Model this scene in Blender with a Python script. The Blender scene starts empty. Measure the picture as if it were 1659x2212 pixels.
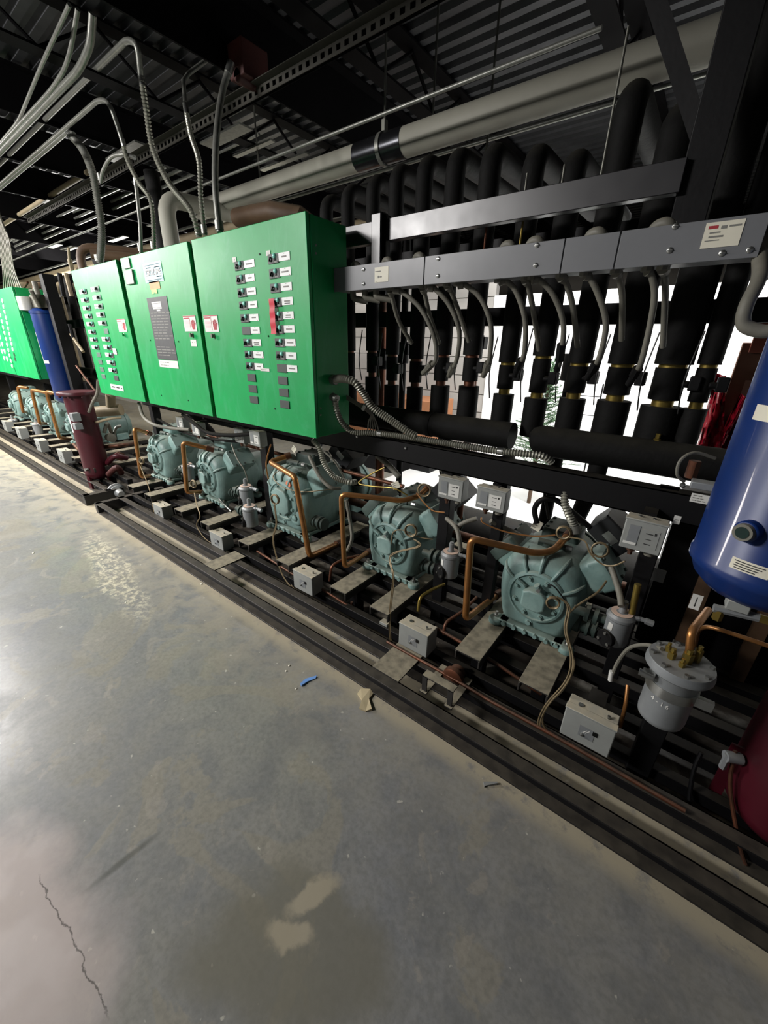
import bpy, bmesh, math, random
from mathutils import Vector, Matrix, Euler
random.seed(7)
R = math.radians; PI = math.pi
scn = bpy.context.scene
COL = scn.collection
# ------------------------------------------------------------------ camera
W_, H_ = 1659, 2212
FPX = 851.09; CX, CY = 829.5, 1106.0; CAMZ = 1.5
ROT = Matrix(((0.79083688, 0.2517044, -0.55787268), (0.61175474, -0.29791294, 0.73280558), (0.0182529, -0.92081093, -0.3895819)))
cam = bpy.data.cameras.new('camera'); camo = bpy.data.objects.new('camera', cam); COL.objects.link(camo)
cam.sensor_fit = 'VERTICAL'; cam.sensor_height = 36.0; cam.sensor_width = 36.0
cam.lens = FPX / H_ * 36.0; cam.clip_start = 0.02; cam.clip_end = 100
m = Matrix.Identity(4)
for i in range(3):
    m[i][0] = ROT[i][0]; m[i][1] = -ROT[i][1]; m[i][2] = -ROT[i][2]
m[2][3] = CAMZ
camo.matrix_world = m
scn.camera = camo
# ------------------------------------------------------------------ world, lamps, exposure
scn.view_settings.view_transform = 'Standard'; scn.view_settings.look = 'None'
scn.view_settings.gamma = 1.0; scn.view_settings.exposure = 0.15; scn.view_settings.use_curve_mapping = False
wd = bpy.data.worlds.new('world'); scn.world = wd; wd.use_nodes = True
bg = wd.node_tree.nodes['Background']; bg.inputs[0].default_value = (.95, .97, 1, 1); bg.inputs[1].default_value = 0.06
def area(name, loc, target, sx, sy, power, col=(1, 1, 1), spread=180):
    l = bpy.data.lights.new(name, 'AREA'); l.shape = 'RECTANGLE'; l.size = sx; l.size_y = sy; l.energy = power; l.color = col; l.spread = R(spread)
    o = bpy.data.objects.new(name, l); COL.objects.link(o); o.location = loc
    o.rotation_euler = (Vector(target) - Vector(loc)).to_track_quat('-Z', 'Y').to_euler()
    return o
area('mid_aisle_lamp', (-6.8, -.5, 3.02), (-5.8, 1.0, .6), 1.3, .4, 230, (1, .96, .96))
area('aisle_lamp', (-3.7, -2.1, 2.95), (-2.9, .6, .6), 1.3, .3, 215, (1, .97, .95))
area('far_aisle_lamp', (-9.2, -1.15, 2.95), (-8.8, 1.15, 0.8), 1.3, .4, 300, (1, .97, .9))
area('rear_bay_lamp', (-.5, 3.1, 2.75), (-.5, 4.3, .6), 2.6, .3, 100, (1, 1, 1), 130)
area('rear_left_lamp', (-4.6, 3.3, 2.6), (-4.6, 3.5, 0), 1.3, .3, 40, (1, .98, .95))
area('far_ceiling_fill', (-9.0, 3.3, 1.9), (-9.0, 3.1, 4), 1.6, .5, 200, (1, .98, .94))  # unseen upward fill added to brighten the far-left ceiling

# ------------------------------------------------------------------ helpers
def ray(px, py): return ROT @ Vector((px - CX, py - CY, FPX))
def P(px, py, y):                       # point at depth y seen at that pixel
    r = ray(px, py); t = y / r.y
    return Vector((r.x * t, y, r.z * t + CAMZ))
def PZ(px, py, z):
    r = ray(px, py); t = (z - CAMZ) / r.z
    return Vector((r.x * t, r.y * t, z))
def lin(h):
    h = h.lstrip('#'); o = []
    for i in (0, 2, 4):
        c = int(h[i:i + 2], 16) / 255
        o.append(c / 12.92 if c <= .04045 else ((c + .055) / 1.055) ** 2.4)
    return tuple(o) + (1,)
MATS = {}
def mat(name, col, rough=.5, metal=0, var=.25, scale=6, dust=0, dcol='#8a8270', bump=.0, col2=None, emit=0, spec=.5, alpha=1, coat=0, smear=None):
    m = bpy.data.materials.new(name); m.use_nodes = True; MATS[name] = m
    nt = m.node_tree; N = nt.nodes; L = nt.links; b = N['Principled BSDF']
    c = lin(col); b.inputs['Roughness'].default_value = rough; b.inputs['Metallic'].default_value = metal
    b.inputs['Specular IOR Level'].default_value = spec; b.inputs['Coat Weight'].default_value = coat
    tc = N.new('ShaderNodeTexCoord')
    n1 = N.new('ShaderNodeTexNoise'); n1.inputs['Scale'].default_value = scale; n1.inputs['Detail'].default_value = 6; n1.inputs['Roughness'].default_value = .62
    L.new(tc.outputs['Object'], n1.inputs['Vector'])
    mr = N.new('ShaderNodeMapRange'); mr.inputs[1].default_value = .34; mr.inputs[2].default_value = .68
    L.new(n1.outputs[0], mr.inputs[0])
    mx = N.new('ShaderNodeMix'); mx.data_type = 'RGBA'
    c2 = lin(col2) if col2 else tuple(x * (1 - var) for x in c[:3]) + (1,)
    mx.inputs[6].default_value = c; mx.inputs[7].default_value = c2
    L.new(mr.outputs[0], mx.inputs[0]); out = mx.outputs[2]
    if smear:
        mp = N.new('ShaderNodeMapping'); mp.inputs['Scale'].default_value = (1, 1, .45); mp.inputs['Rotation'].default_value = (0, .5, 0); L.new(tc.outputs['Object'], mp.inputs[0])
        ns = N.new('ShaderNodeTexNoise'); ns.inputs['Scale'].default_value = 9; ns.inputs['Detail'].default_value = 9; ns.inputs['Roughness'].default_value = .65; ns.inputs['Distortion'].default_value = 1.2; L.new(mp.outputs[0], ns.inputs['Vector'])
        ms_ = N.new('ShaderNodeMapRange'); ms_.inputs[1].default_value = .5; ms_.inputs[2].default_value = .75; ms_.inputs[4].default_value = .4; L.new(ns.outputs[0], ms_.inputs[0])
        mz = N.new('ShaderNodeMix'); mz.data_type = 'RGBA'; mz.inputs[7].default_value = lin(smear); L.new(ms_.outputs[0], mz.inputs[0]); L.new(out, mz.inputs[6]); out = mz.outputs[2]
    rr = N.new('ShaderNodeMapRange'); rr.inputs[3].default_value = max(.03, rough - .08); rr.inputs[4].default_value = min(1, rough + .12)
    L.new(n1.outputs[0], rr.inputs[0]); rout = rr.outputs[0]
    if dust > 0:
        g = N.new('ShaderNodeNewGeometry'); sx = N.new('ShaderNodeSeparateXYZ'); L.new(g.outputs['Normal'], sx.inputs[0])
        up = N.new('ShaderNodeMapRange'); up.inputs[1].default_value = .35; up.inputs[2].default_value = .95; L.new(sx.outputs[2], up.inputs[0])
        n2 = N.new('ShaderNodeTexNoise'); n2.inputs['Scale'].default_value = scale * 2.3; n2.inputs['Detail'].default_value = 8
        L.new(tc.outputs['Object'], n2.inputs['Vector'])
        m2 = N.new('ShaderNodeMapRange'); m2.inputs[1].default_value = .3; m2.inputs[2].default_value = .62; m2.inputs[3].default_value = .45; m2.inputs[4].default_value = 1
        L.new(n2.outputs[0], m2.inputs[0])
        mm = N.new('ShaderNodeMath'); mm.operation = 'MULTIPLY'; L.new(up.outputs[0], mm.inputs[0]); L.new(m2.outputs[0], mm.inputs[1])
        m3 = N.new('ShaderNodeMath'); m3.operation = 'MULTIPLY'; m3.inputs[1].default_value = dust; L.new(mm.outputs[0], m3.inputs[0])
        md = N.new('ShaderNodeMix'); md.data_type = 'RGBA'; md.inputs[7].default_value = lin(dcol)
        L.new(m3.outputs[0], md.inputs[0]); L.new(out, md.inputs[6]); out = md.outputs[2]
        ra = N.new('ShaderNodeMath'); ra.operation = 'MULTIPLY_ADD'; ra.inputs[1].default_value = .4; ra.use_clamp = True
        L.new(m3.outputs[0], ra.inputs[0]); L.new(rout, ra.inputs[2]); rout = ra.outputs[0]
        if metal > 0:
            mt = N.new('ShaderNodeMath'); mt.operation = 'MULTIPLY_ADD'; mt.inputs[1].default_value = -metal; mt.inputs[2].default_value = metal; mt.use_clamp = True
            L.new(m3.outputs[0], mt.inputs[0]); L.new(mt.outputs[0], b.inputs['Metallic'])
    L.new(out, b.inputs['Base Color']); L.new(rout, b.inputs['Roughness'])
    if bump > 0:
        bp = N.new('ShaderNodeBump'); bp.inputs['Strength'].default_value = bump; bp.inputs['Distance'].default_value = .01
        n3 = N.new('ShaderNodeTexNoise'); n3.inputs['Scale'].default_value = scale * 8; n3.inputs['Detail'].default_value = 4
        L.new(tc.outputs['Object'], n3.inputs['Vector']); L.new(n3.outputs[0], bp.inputs['Height']); L.new(bp.outputs[0], b.inputs['Normal'])
    if emit: b.inputs['Emission Color'].default_value = c; b.inputs['Emission Strength'].default_value = emit
    return m
green = mat('green_paint', '#00a254', .4, 0, .12, 3, col2='#02934d', smear='#4fae80')
green_d = mat('green_gasket', '#0a3a20', .6)
black = mat('black_steel', '#17171a', .42, .1, .3, 9, dust=.36, dcol='#6f6757', bump=.06)
blackm = mat('black_paint', '#0b0b0d', .55, 0, .3, 9, spec=.25, dust=.22, dcol='#5c5648', bump=.05)
beamb = mat('black_beam_paint', '#1d1c20', .36, 0, .35, 7, spec=.9, dust=.12, dcol='#6f6757')
dusty = mat('dusty_channel', '#2c2a27', .6, 0, .3, 12, dust=.9, dcol='#9c947e')
insul = mat('black_foam_insulation', '#131312', .72, 0, .35, 8, spec=.2, dust=.35, dcol='#4d4a3f', bump=.15)
teal = mat('grey_green_casting', '#86a19b', .42, 0, .18, 7, dust=.5, dcol='#8f8d7b', bump=.14, col2='#6c8a86', smear='#3f4a42')
tealdk = mat('grimy_green_casting', '#3b4c46', .6, 0, .4, 8, dust=.5, dcol='#6f6b5b', bump=.1)
copper = mat('copper', '#b87f48', .33, .8, .3, 14, dust=.3, dcol='#86705a', col2='#946a42')
copperdk = mat('tarnished_copper', '#7b4a34', .42, .7, .4, 12, dust=.4, dcol='#6e6152', col2='#4d3a30')
brass = mat('brass', '#94803f', .38, .75, .25, 14)
steel = mat('bright_steel', '#b9bab6', .3, .95, .25, 20)
galv = mat('galvanised_conduit', '#8e8f88', .4, .55, .3, 30, dust=.25, dcol='#857f6e')
flexm = mat('flexible_steel_conduit', '#a5a598', .36, .55, .3, 40, dust=.3, dcol='#857f6e')
greyt = mat('grey_liquid_tight_conduit', '#77756a', .55, 0, .25, 20, dust=.4, dcol='#8a8270')
grayduct = mat('grey_enamel', '#75777a', .4, 0, .12, 4, dust=.3, dcol='#9a9a88')
greybox = mat('grey_control_enamel', '#949793', .45, 0, .15, 10, dust=.95, dcol='#c4baa0')
silver = mat('silver_paint', '#8f9395', .4, .25, .2, 10, dust=.3, dcol='#a09a86')
white = mat('white_label', '#d9d9d3', .5, 0, .06, 10)
cream = mat('cream_label', '#e6e2cf', .5, 0, .08, 10)
whiteplate = mat('white_engraved_plate', '#eef0ee', .35, 0, .05, 10)
ink = mat('black_ink', '#2c2c2c', .6)
greyink = mat('grey_ink', '#85857f', .6)
redink = mat('red_ink', '#b0343c', .6)
pinkp = mat('pink_label', '#efc6c8', .5)
plateg = mat('dark_grey_switch_plate', '#454b48', .5, 0, .1)
platesg = mat('sage_grey_switch_plate', '#5b7568', .5, 0, .1)
knobm = mat('black_knob', '#0d0f0e', .35)
lampm = mat('aqua_lamp_lens', '#8fe0cf', .25, 0, .1)
skyblue = mat('pale_blue_sign', '#98c9d6', .4, 0, .06)
aquaedge = mat('aqua_sign_border', '#8fdccb', .4)
orange = mat('orange_sticker', '#f5a368', .5)
lime = mat('lime_sticker', '#b4e87a', .5)
redtape = mat('red_tape', '#cf1e36', .4, 0, .25, 20)
blue = mat('blue_tank_paint', '#0c2d6c', .36, 0, .15, 5, col2='#0a2a62', coat=.1)
maroon = mat('maroon_tank_paint', '#470c1a', .42, 0, .25, 6, dust=.2, dcol='#6d4e48', coat=.05)
pvc = mat('grey_white_pipe_cover', '#a19f92', .6, 0, .12, 5)
tanp = mat('tan_insulated_pipe', '#9a8c70', .65, 0, .2, 6)
brownins = mat('brown_pipe_insulation', '#5c4530', .6, 0, .35, 7, dust=.3)
woodm = mat('brown_timber', '#6b4630', .6, 0, .3, 5)
boxorange = mat('orange_brown_cardboard', '#b0764f', .7)
redfilm = mat('red_plastic_film', '#8e1224', .22, 0, .3, 5)
leafm = mat('dark_green_needles', '#27492a', .7, 0, .5, 30, col2='#5f7a58')
wirem = mat('dark_wire', '#2a2a2a', .4, .5)
redox = mat('red_oxide_primer', '#4a1d18', .6, 0, .3)
bluetape = mat('blue_tape', '#6f9ee0', .5)
paper = mat('tan_paper_scrap', '#c4b591', .8)
darkglass = mat('sight_glass', '#0d2a26', .08)
decks = mat('galvanised_deck', '#4d4e51', .5, .3, .4, 3, col2='#333437')
deckb = mat('ceiling_beam_paint', '#0a090b', .75, 0, .3, spec=.1)
hangrod = mat('threaded_rod', '#77776f', .4, .8)
capil = mat('capillary_tube', '#8a7a5c', .45, .4, .3, 30)

class MB:
    def __init__(s): s.bm = bmesh.new(); s.mi = 0
    def _add(s, vs, fs, smooth=True, mi=None):
        v = [s.bm.verts.new(p) for p in vs]
        for f in fs:
            try:
                ff = s.bm.faces.new([v[i] for i in f]); ff.smooth = smooth; ff.material_index = s.mi if mi is None else mi
            except ValueError: pass
        return v
    def box(s, c, d, rot=None, mi=None, taper=1):
        c = Vector(c); hx, hy, hz = d[0] / 2, d[1] / 2, d[2] / 2
        M = rot.to_matrix() if isinstance(rot, Euler) else rot
        vs = []
        for z in (-1, 1):
            k = taper if z > 0 else 1
            for x, y in ((-1, -1), (1, -1), (1, 1), (-1, 1)):
                p = Vector((x * hx * k, y * hy * k, z * hz)); p = M @ p if M else p; vs.append(c + p)
        s._add(vs, [(3, 2, 1, 0), (4, 5, 6, 7), (0, 1, 5, 4), (1, 2, 6, 5), (2, 3, 7, 6), (3, 0, 4, 7)], False, mi); return s
    def bb(s, x0, x1, y0, y1, z0, z1, mi=None):
        return s.box(((x0 + x1) / 2, (y0 + y1) / 2, (z0 + z1) / 2), (abs(x1 - x0), abs(y1 - y0), abs(z1 - z0)), mi=mi)
    def tube(s, pts, r, n=12, caps=True, mi=None):
        pts = [Vector(p) for p in pts]; k = len(pts); rs = r if isinstance(r, (list, tuple)) else [r] * k
        T = []
        for i in range(k):
            a = pts[max(0, i - 1)]; b = pts[min(k - 1, i + 1)]; t = (b - a)
            if t.length < 1e-9: t = T[-1] if T else Vector((0, 0, 1))
            T.append(t.normalized())
        u = T[0].orthogonal().normalized(); vs = []
        for i in range(k):
            u = (u - T[i] * u.dot(T[i]))
            u = u.normalized() if u.length > 1e-6 else T[i].orthogonal().normalized()
            w = T[i].cross(u)
            for j in range(n):
                a = 2 * PI * j / n; vs.append(pts[i] + (u * math.cos(a) + w * math.sin(a)) * rs[i])
        fs = []
        for i in range(k - 1):
            for j in range(n):
                fs.append((i * n + j, i * n + (j + 1) % n, (i + 1) * n + (j + 1) % n, (i + 1) * n + j))
        v = s._add(vs, fs, True, mi)
        if caps:
            for ring, rev in ((v[:n], True), (v[-n:], False)):
                try:
                    f = s.bm.faces.new(ring[::-1] if rev else ring); f.material_index = s.mi if mi is None else mi
                except ValueError: pass
        return s
    def cyl(s, a, b, r, r2=None, n=16, mi=None):
        return s.tube([a, b], [r, r if r2 is None else r2], n, True, mi)
    def lathe(s, prof, c=(0, 0, 0), axis='Z', n=24, M=None, mi=None):   # prof: (radius, height) pairs, ends closed
        c = Vector(c); vs = []
        for rad, h in prof:
            for j in range(n):
                a = 2 * PI * j / n; p = Vector((rad * math.cos(a), rad * math.sin(a), h))
                if axis == 'Y': p = Vector((p.x, p.z, p.y))
                elif axis == 'X': p = Vector((p.z, p.x, p.y))
                if M: p = M @ p
                vs.append(c + p)
        fs = []
        for i in range(len(prof) - 1):
            for j in range(n): fs.append((i * n + j, i * n + (j + 1) % n, (i + 1) * n + (j + 1) % n, (i + 1) * n + j))
        v = s._add(vs, fs, True, mi)
        for ring in (v[:n][::-1], v[-n:]):
            try:
                f = s.bm.faces.new(ring); f.material_index = s.mi if mi is None else mi
            except ValueError: pass
        return s
    def loft(s, rings, smooth=True, mi=None, caps=True):
        n = len(rings[0]); vs = [p for r_ in rings for p in r_]; fs = []
        for i in range(len(rings) - 1):
            for j in range(n): fs.append((i * n + j, i * n + (j + 1) % n, (i + 1) * n + (j + 1) % n, (i + 1) * n + j))
        v = s._add(vs, fs, smooth, mi)
        if caps:
            for ring in (v[:n][::-1], v[-n:]):
                try:
                    f = s.bm.faces.new(ring); f.material_index = s.mi if mi is None else mi
                except ValueError: pass
        return s
    def prism(s, poly, ext, M=None, mi=None):      # poly in XZ plane, extruded along +Y by ext
        a = [Vector((x, 0, z)) for x, z in poly]; b = [Vector((x, ext, z)) for x, z in poly]
        if M: a = [M @ p for p in a]; b = [M @ p for p in b]
        return s.loft([a, b], False, mi)
    def grid(s, f, nu, nv, mi=None, smooth=True):
        vs = [f(i / nu, j / nv) for i in range(nu + 1) for j in range(nv + 1)]
        fs = [(i * (nv + 1) + j, (i + 1) * (nv + 1) + j, (i + 1) * (nv + 1) + j + 1, i * (nv + 1) + j + 1) for i in range(nu) for j in range(nv)]
        s._add(vs, fs, smooth, mi); return s
    def text(s, body, loc, h, mi=None, M=None, align='CENTER', sx=1.0, ext=.0006, bold=False):
        cu = bpy.data.curves.new('t', 'FONT'); cu.body = body; cu.size = h * 1.38; cu.extrude = ext; cu.align_x = align; cu.align_y = 'CENTER'
        cu.resolution_u = 2
        if bold: cu.offset = h * .03
        o = bpy.data.objects.new('t', cu); COL.objects.link(o)
        dg = bpy.context.evaluated_depsgraph_get(); me = o.evaluated_get(dg).to_mesh()
        B = Matrix(((1, 0, 0), (0, 0, -1), (0, 1, 0)))          # lettering stands in XZ facing -Y
        loc = Vector(loc)
        vs = []
        for v in me.vertices:
            p = B @ Vector((v.co.x * sx, v.co.y, v.co.z)); p = M @ p if M else p; vs.append(loc + p)
        s._add(vs, [tuple(p.vertices) for p in me.polygons], False, mi)
        o.evaluated_get(dg).to_mesh_clear(); bpy.data.objects.remove(o); bpy.data.curves.remove(cu); return s
    def build(s, name, mats, parent=None, local=False, bevel=0, sharp=40, flip=False, bseg=2):
        bm = s.bm
        bmesh.ops.recalc_face_normals(bm, faces=bm.faces)
        if parent is not None and not local:
            w = parent.matrix_world.translation if parent.parent is None else parent['wl']
            off = Vector(w)
        elif parent is None and not local:
            xs = [v.co for v in bm.verts]
            off = Vector(((min(p.x for p in xs) + max(p.x for p in xs)) / 2, (min(p.y for p in xs) + max(p.y for p in xs)) / 2, min(p.z for p in xs)))
        else: off = Vector((0, 0, 0))
        for v in bm.verts: v.co -= off
        me = bpy.data.meshes.new(name); bm.to_mesh(me); bm.free()
        for mm in (mats if isinstance(mats, (list, tuple)) else [mats]): me.materials.append(mm)
        o = bpy.data.objects.new(name, me); COL.objects.link(o)
        try: me.set_sharp_from_angle(angle=R(sharp))
        except Exception: pass
        if parent is not None: o.parent = parent
        else: o.location = off
        if bevel:
            b = o.modifiers.new('bevel', 'BEVEL'); b.width = bevel; b.segments = bseg; b.limit_method = 'ANGLE'; b.angle_limit = R(40); b.harden_normals = False
        return o
WL = {}
_build = MB.build
def build(s, name, mats, parent=None, **k):
    # children of parts sit at their part's origin, which is the thing's origin
    if parent is not None and parent.parent is not None and not k.get('local'):
        root = parent.parent if parent.parent.parent is None else parent.parent.parent
        off = root.location
        for v in s.bm.verts: v.co -= off
        k['local'] = True
    elif parent is not None and not k.get('local'):
        off = parent.location
        for v in s.bm.verts: v.co -= off
        k['local'] = True
    return _build(s, name, mats, parent, **k)
MB.build = build

def tag(o, label, cat, group=None, kind=None):
    if kind: o['kind'] = kind
    if label: o['label'] = label
    if cat: o['category'] = cat
    if group: o['group'] = group
    return o
def thing(name, label, cat, loc=(0, 0, 0), rz=0, group=None):
    o = bpy.data.objects.new(name, None); COL.objects.link(o); o.empty_display_size = .05
    o.location = loc; o.rotation_euler = (0, 0, rz); tag(o, label, cat, group); return o
def struct(o): o['kind'] = 'structure'; return o
def dup(root, loc, rz=None, label=None, scale=None):
    r_ = root.copy(); COL.objects.link(r_); r_.location = loc
    if rz is not None: r_.rotation_euler = (0, 0, rz)
    if label: r_['label'] = label
    if scale: r_.scale = scale
    for ch in list(root.children):
        c = ch.copy(); COL.objects.link(c); c.parent = r_
        for g in ch.children:
            d = g.copy(); COL.objects.link(d); d.parent = c
    return r_
def smooth(pts, n=8):
    pts = [Vector(p) for p in pts]; out = []; k = len(pts)
    for i in range(k - 1):
        p0 = pts[max(0, i - 1)]; p1 = pts[i]; p2 = pts[i + 1]; p3 = pts[min(k - 1, i + 2)]
        for j in range(n):
            t = j / n
            out.append(.5 * ((2 * p1) + (p2 - p0) * t + (2 * p0 - 5 * p1 + 4 * p2 - p3) * t * t + (3 * p1 - p0 - 3 * p2 + p3) * t ** 3))
    out.append(pts[-1]); return out
def fillet(pts, r, n=6):
    pts = [Vector(p) for p in pts]; out = [pts[0]]
    for i in range(1, len(pts) - 1):
        a = (pts[i - 1] - pts[i]); b = (pts[i + 1] - pts[i]); d = min(r, a.length * .48, b.length * .48)
        p = pts[i] + a.normalized() * d; q = pts[i] + b.normalized() * d
        for j in range(n + 1):
            t = j / n; out.append(p * (1 - t) ** 2 + pts[i] * 2 * t * (1 - t) + q * t * t)
    out.append(pts[-1]); return out
def resample(pts, st):
    out = [pts[0]]; acc = 0
    for i in range(1, len(pts)):
        a, b = pts[i - 1], pts[i]; d = (b - a).length
        while d > 0 and acc + d >= st:
            a = a + (b - a) * ((st - acc) / d); out.append(a); d = (b - a).length; acc = 0
        acc += d
    return out
def ribbed(mb, pts, r, pitch=.008, amp=.13, n=12):
    q = resample(smooth(pts, 16), pitch / 2)
    rs = [r * (1 + (amp if i % 2 else -amp)) for i in range(len(q))]
    mb.tube(q, rs, n); return q
def bolt(mb, p, d, r=.008, h=.006):
    p = Vector(p); d = Vector(d).normalized(); mb.cyl(p - d * .002, p + d * h, r, n=6)

# ------------------------------------------------------------------ setting: floor
def floor_mat():
    m = bpy.data.materials.new('polished_concrete'); m.use_nodes = True; nt = m.node_tree; N = nt.nodes; L = nt.links; b = N['Principled BSDF']
    tc = N.new('ShaderNodeTexCoord'); O = tc.outputs['Object']
    def noise(sc, det=6, ro=.6, dist=0):
        n = N.new('ShaderNodeTexNoise'); n.inputs['Scale'].default_value = sc; n.inputs['Detail'].default_value = det; n.inputs['Roughness'].default_value = ro; n.inputs['Distortion'].default_value = dist
        L.new(O, n.inputs['Vector']); return n.outputs[0]
    def mr(i, a, b_, c=0, d=1):
        n = N.new('ShaderNodeMapRange'); n.inputs[1].default_value = a; n.inputs[2].default_value = b_; n.inputs[3].default_value = c; n.inputs[4].default_value = d
        n.interpolation_type = 'SMOOTHSTEP'; L.new(i, n.inputs[0]); return n.outputs[0]
    def mix(f, a, b_):
        n = N.new('ShaderNodeMix'); n.data_type = 'RGBA'
        if isinstance(f, float): n.inputs[0].default_value = f
        else: L.new(f, n.inputs[0])
        for k, x in ((6, a), (7, b_)):
            if isinstance(x, str): n.inputs[k].default_value = lin(x)
            else: L.new(x, n.inputs[k])
        return n.outputs[2]
    def mth(op, a, b_=None):
        n = N.new('ShaderNodeMath'); n.operation = op; n.use_clamp = True
        for k, x in ((0, a), (1, b_)):
            if x is None: continue
            if isinstance(x, (int, float)): n.inputs[k].default_value = x
            else: L.new(x, n.inputs[k])
        return n.outputs[0]
    big = mr(noise(1.3, 5, .6, .6), .38, .62); mid = mr(noise(4.5, 8, .62, .4), .4, .62); fine = noise(55, 8, .65)
    c = mix(big, '#838485', '#8b8a84'); c = mix(mth('MULTIPLY', mid, .6), c, '#696b6c')
    c = mix(mth('MULTIPLY', mr(noise(16, 9, .7, .3), .42, .62), .3), c, '#8d8b84')
    blot = mr(noise(2.1, 9, .58, 1.2), .56, .585); c = mix(mth('MULTIPLY', blot, .5), c, '#928c7c')
    c = mix(mth('MULTIPLY', mr(noise(5.5, 9, .62, 1.0), .6, .63), .45), c, '#9b958a')
    c = mix(mth('MULTIPLY', mr(fine, .35, .7), .3), c, '#4c4c4a')
    sep = N.new('ShaderNodeSeparateXYZ'); L.new(O, sep.inputs[0])
    # dust settles beside the skid rail and under the machines
    nd = noise(7, 9, .68, .5)
    near = mth('ADD', mth('MULTIPLY', mr(sep.outputs[1], .45, 1.12, 0, .75), mr(sep.outputs[1], 1.5, 1.9, 1, .3)), mr(sep.outputs[0], -3.2, -6.5, 0, .35))
    near = mth('MULTIPLY', near, mr(sep.outputs[0], .2, -2.2, .3, 1)); near2 = mth('MULTIPLY', near, mr(nd, .36, .56))
    c = mix(near2, c, '#9a9482')
    edge = mth('MULTIPLY', mth('MULTIPLY', mr(sep.outputs[1], .96, 1.04, 0, 1), mr(sep.outputs[1], 1.35, 1.6, 1, .2)), mr(noise(14, 8, .7), .3, .5)); c = mix(edge, c, '#a9a08a')
    # oil and grime, doubling as painted-in shade under the machines
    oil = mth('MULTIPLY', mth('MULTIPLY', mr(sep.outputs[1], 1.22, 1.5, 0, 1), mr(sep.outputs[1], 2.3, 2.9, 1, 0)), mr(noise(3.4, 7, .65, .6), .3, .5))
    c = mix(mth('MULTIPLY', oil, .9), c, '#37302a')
    spk = mr(noise(26, 3, .5), .70, .74); c = mix(mth('MULTIPLY', spk, .6), c, '#c9c5b8')
    vo = N.new('ShaderNodeTexVoronoi'); vo.feature = 'DISTANCE_TO_EDGE'; vo.inputs['Scale'].default_value = .8
    wv = N.new('ShaderNodeVectorMath'); wv.operation = 'ADD'; nn = N.new('ShaderNodeTexNoise'); nn.inputs['Scale'].default_value = 5; nn.inputs['Detail'].default_value = 8
    sc_ = N.new('ShaderNodeVectorMath'); sc_.operation = 'SCALE'; sc_.inputs[3].default_value = .22
    L.new(O, nn.inputs['Vector']); L.new(nn.outputs[1], sc_.inputs[0]); L.new(O, wv.inputs[0]); L.new(sc_.outputs[0], wv.inputs[1]); L.new(wv.outputs[0], vo.inputs['Vector'])
    def local(cx, cy, ang, amp, nsc):
        nz = N.new('ShaderNodeTexNoise'); nz.inputs['Scale'].default_value = nsc; nz.inputs['Detail'].default_value = 8; nz.inputs['Roughness'].default_value = .62; L.new(O, nz.inputs['Vector'])
        sb = N.new('ShaderNodeVectorMath'); sb.operation = 'MULTIPLY_ADD'; sb.inputs[1].default_value = (amp, amp, 0); L.new(nz.outputs[1], sb.inputs[0]); L.new(O, sb.inputs[2])
        mp = N.new('ShaderNodeMapping'); mp.vector_type = 'TEXTURE'; mp.inputs['Location'].default_value = (cx + amp / 2, cy + amp / 2, 0); mp.inputs['Rotation'].default_value = (0, 0, ang); L.new(sb.outputs[0], mp.inputs[0])
        return mp.outputs[0]
    def blob(cx, cy, rx, ry, ang=0, amp=.2, nsc=4, soft=.12):
        v = local(cx, cy, ang, amp, nsc); sc2 = N.new('ShaderNodeVectorMath'); sc2.operation = 'MULTIPLY'; sc2.inputs[1].default_value = (1 / rx, 1 / ry, 0); L.new(v, sc2.inputs[0])
        ln = N.new('ShaderNodeVectorMath'); ln.operation = 'LENGTH'; L.new(sc2.outputs[0], ln.inputs[0]); return mr(ln.outputs['Value'], 1 - soft, 1 + soft, 1, 0)
    c = mix(mth('MULTIPLY', blob(-.5, .27, .26, .15, .5, .3, 4, .3), .7), c, '#6f6c5f')
    c = mix(mth('MULTIPLY', blob(-.53, .40, .08, .035, 1.2, .14, 9, .3), .8), c, '#a39a86')
    c = mix(mth('MULTIPLY', blob(-.52, .30, .07, .03, .6, .12, 10, .3), .8), c, '#a39a86')
    c = mix(mth('MULTIPLY', blob(-1.15, -.2, .4, .2, .15, .25, 4, .35), .85), c, '#b5a9a4')
    c = mix(mth('MULTIPLY', blob(-1.056, .087, .085, .010, 1.48, .02, 8, .6), .7), c, '#4a4b44')
    c = mix(mth('MULTIPLY', blob(-3.0, .75, .7, .10, 3.0, .2, 6, .4), mr(noise(30, 8, .7), .45, .6)), c, '#c4bda6')
    lv = local(-.98, -.08, .03, .06, 11); sl = N.new('ShaderNodeSeparateXYZ'); L.new(lv, sl.inputs[0])
    av = N.new('ShaderNodeMath'); av.operation = 'ABSOLUTE'; L.new(sl.outputs[1], av.inputs[0]); au = N.new('ShaderNodeMath'); au.operation = 'ABSOLUTE'; L.new(sl.outputs[0], au.inputs[0])
    c = mix(mth('MULTIPLY', mth('MULTIPLY', mr(av.outputs[0], .0004, .003, 1, 0), mr(au.outputs[0], .2, .25, 1, 0)), .75), c, '#3a3733')
    crack = mth('MULTIPLY', mth('MULTIPLY', mr(vo.outputs[0], .0, .006, 1, 0), mr(noise(1.1, 2), .46, .52)), mth('MULTIPLY', mr(sep.outputs[0], -.62, -.7, 0, 1), mr(sep.outputs[1], .2, .3, 1, 0)))
    c = mix(mth('MULTIPLY', crack, .0), c, '#35332f')
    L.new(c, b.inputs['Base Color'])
    rg = mth('ADD', mr(mid, 0, 1, .28, .4), mth('MULTIPLY', near2, .4)); rg = mth('ADD', rg, mth('MULTIPLY', fine, .05)); L.new(rg, b.inputs['Roughness'])
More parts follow.
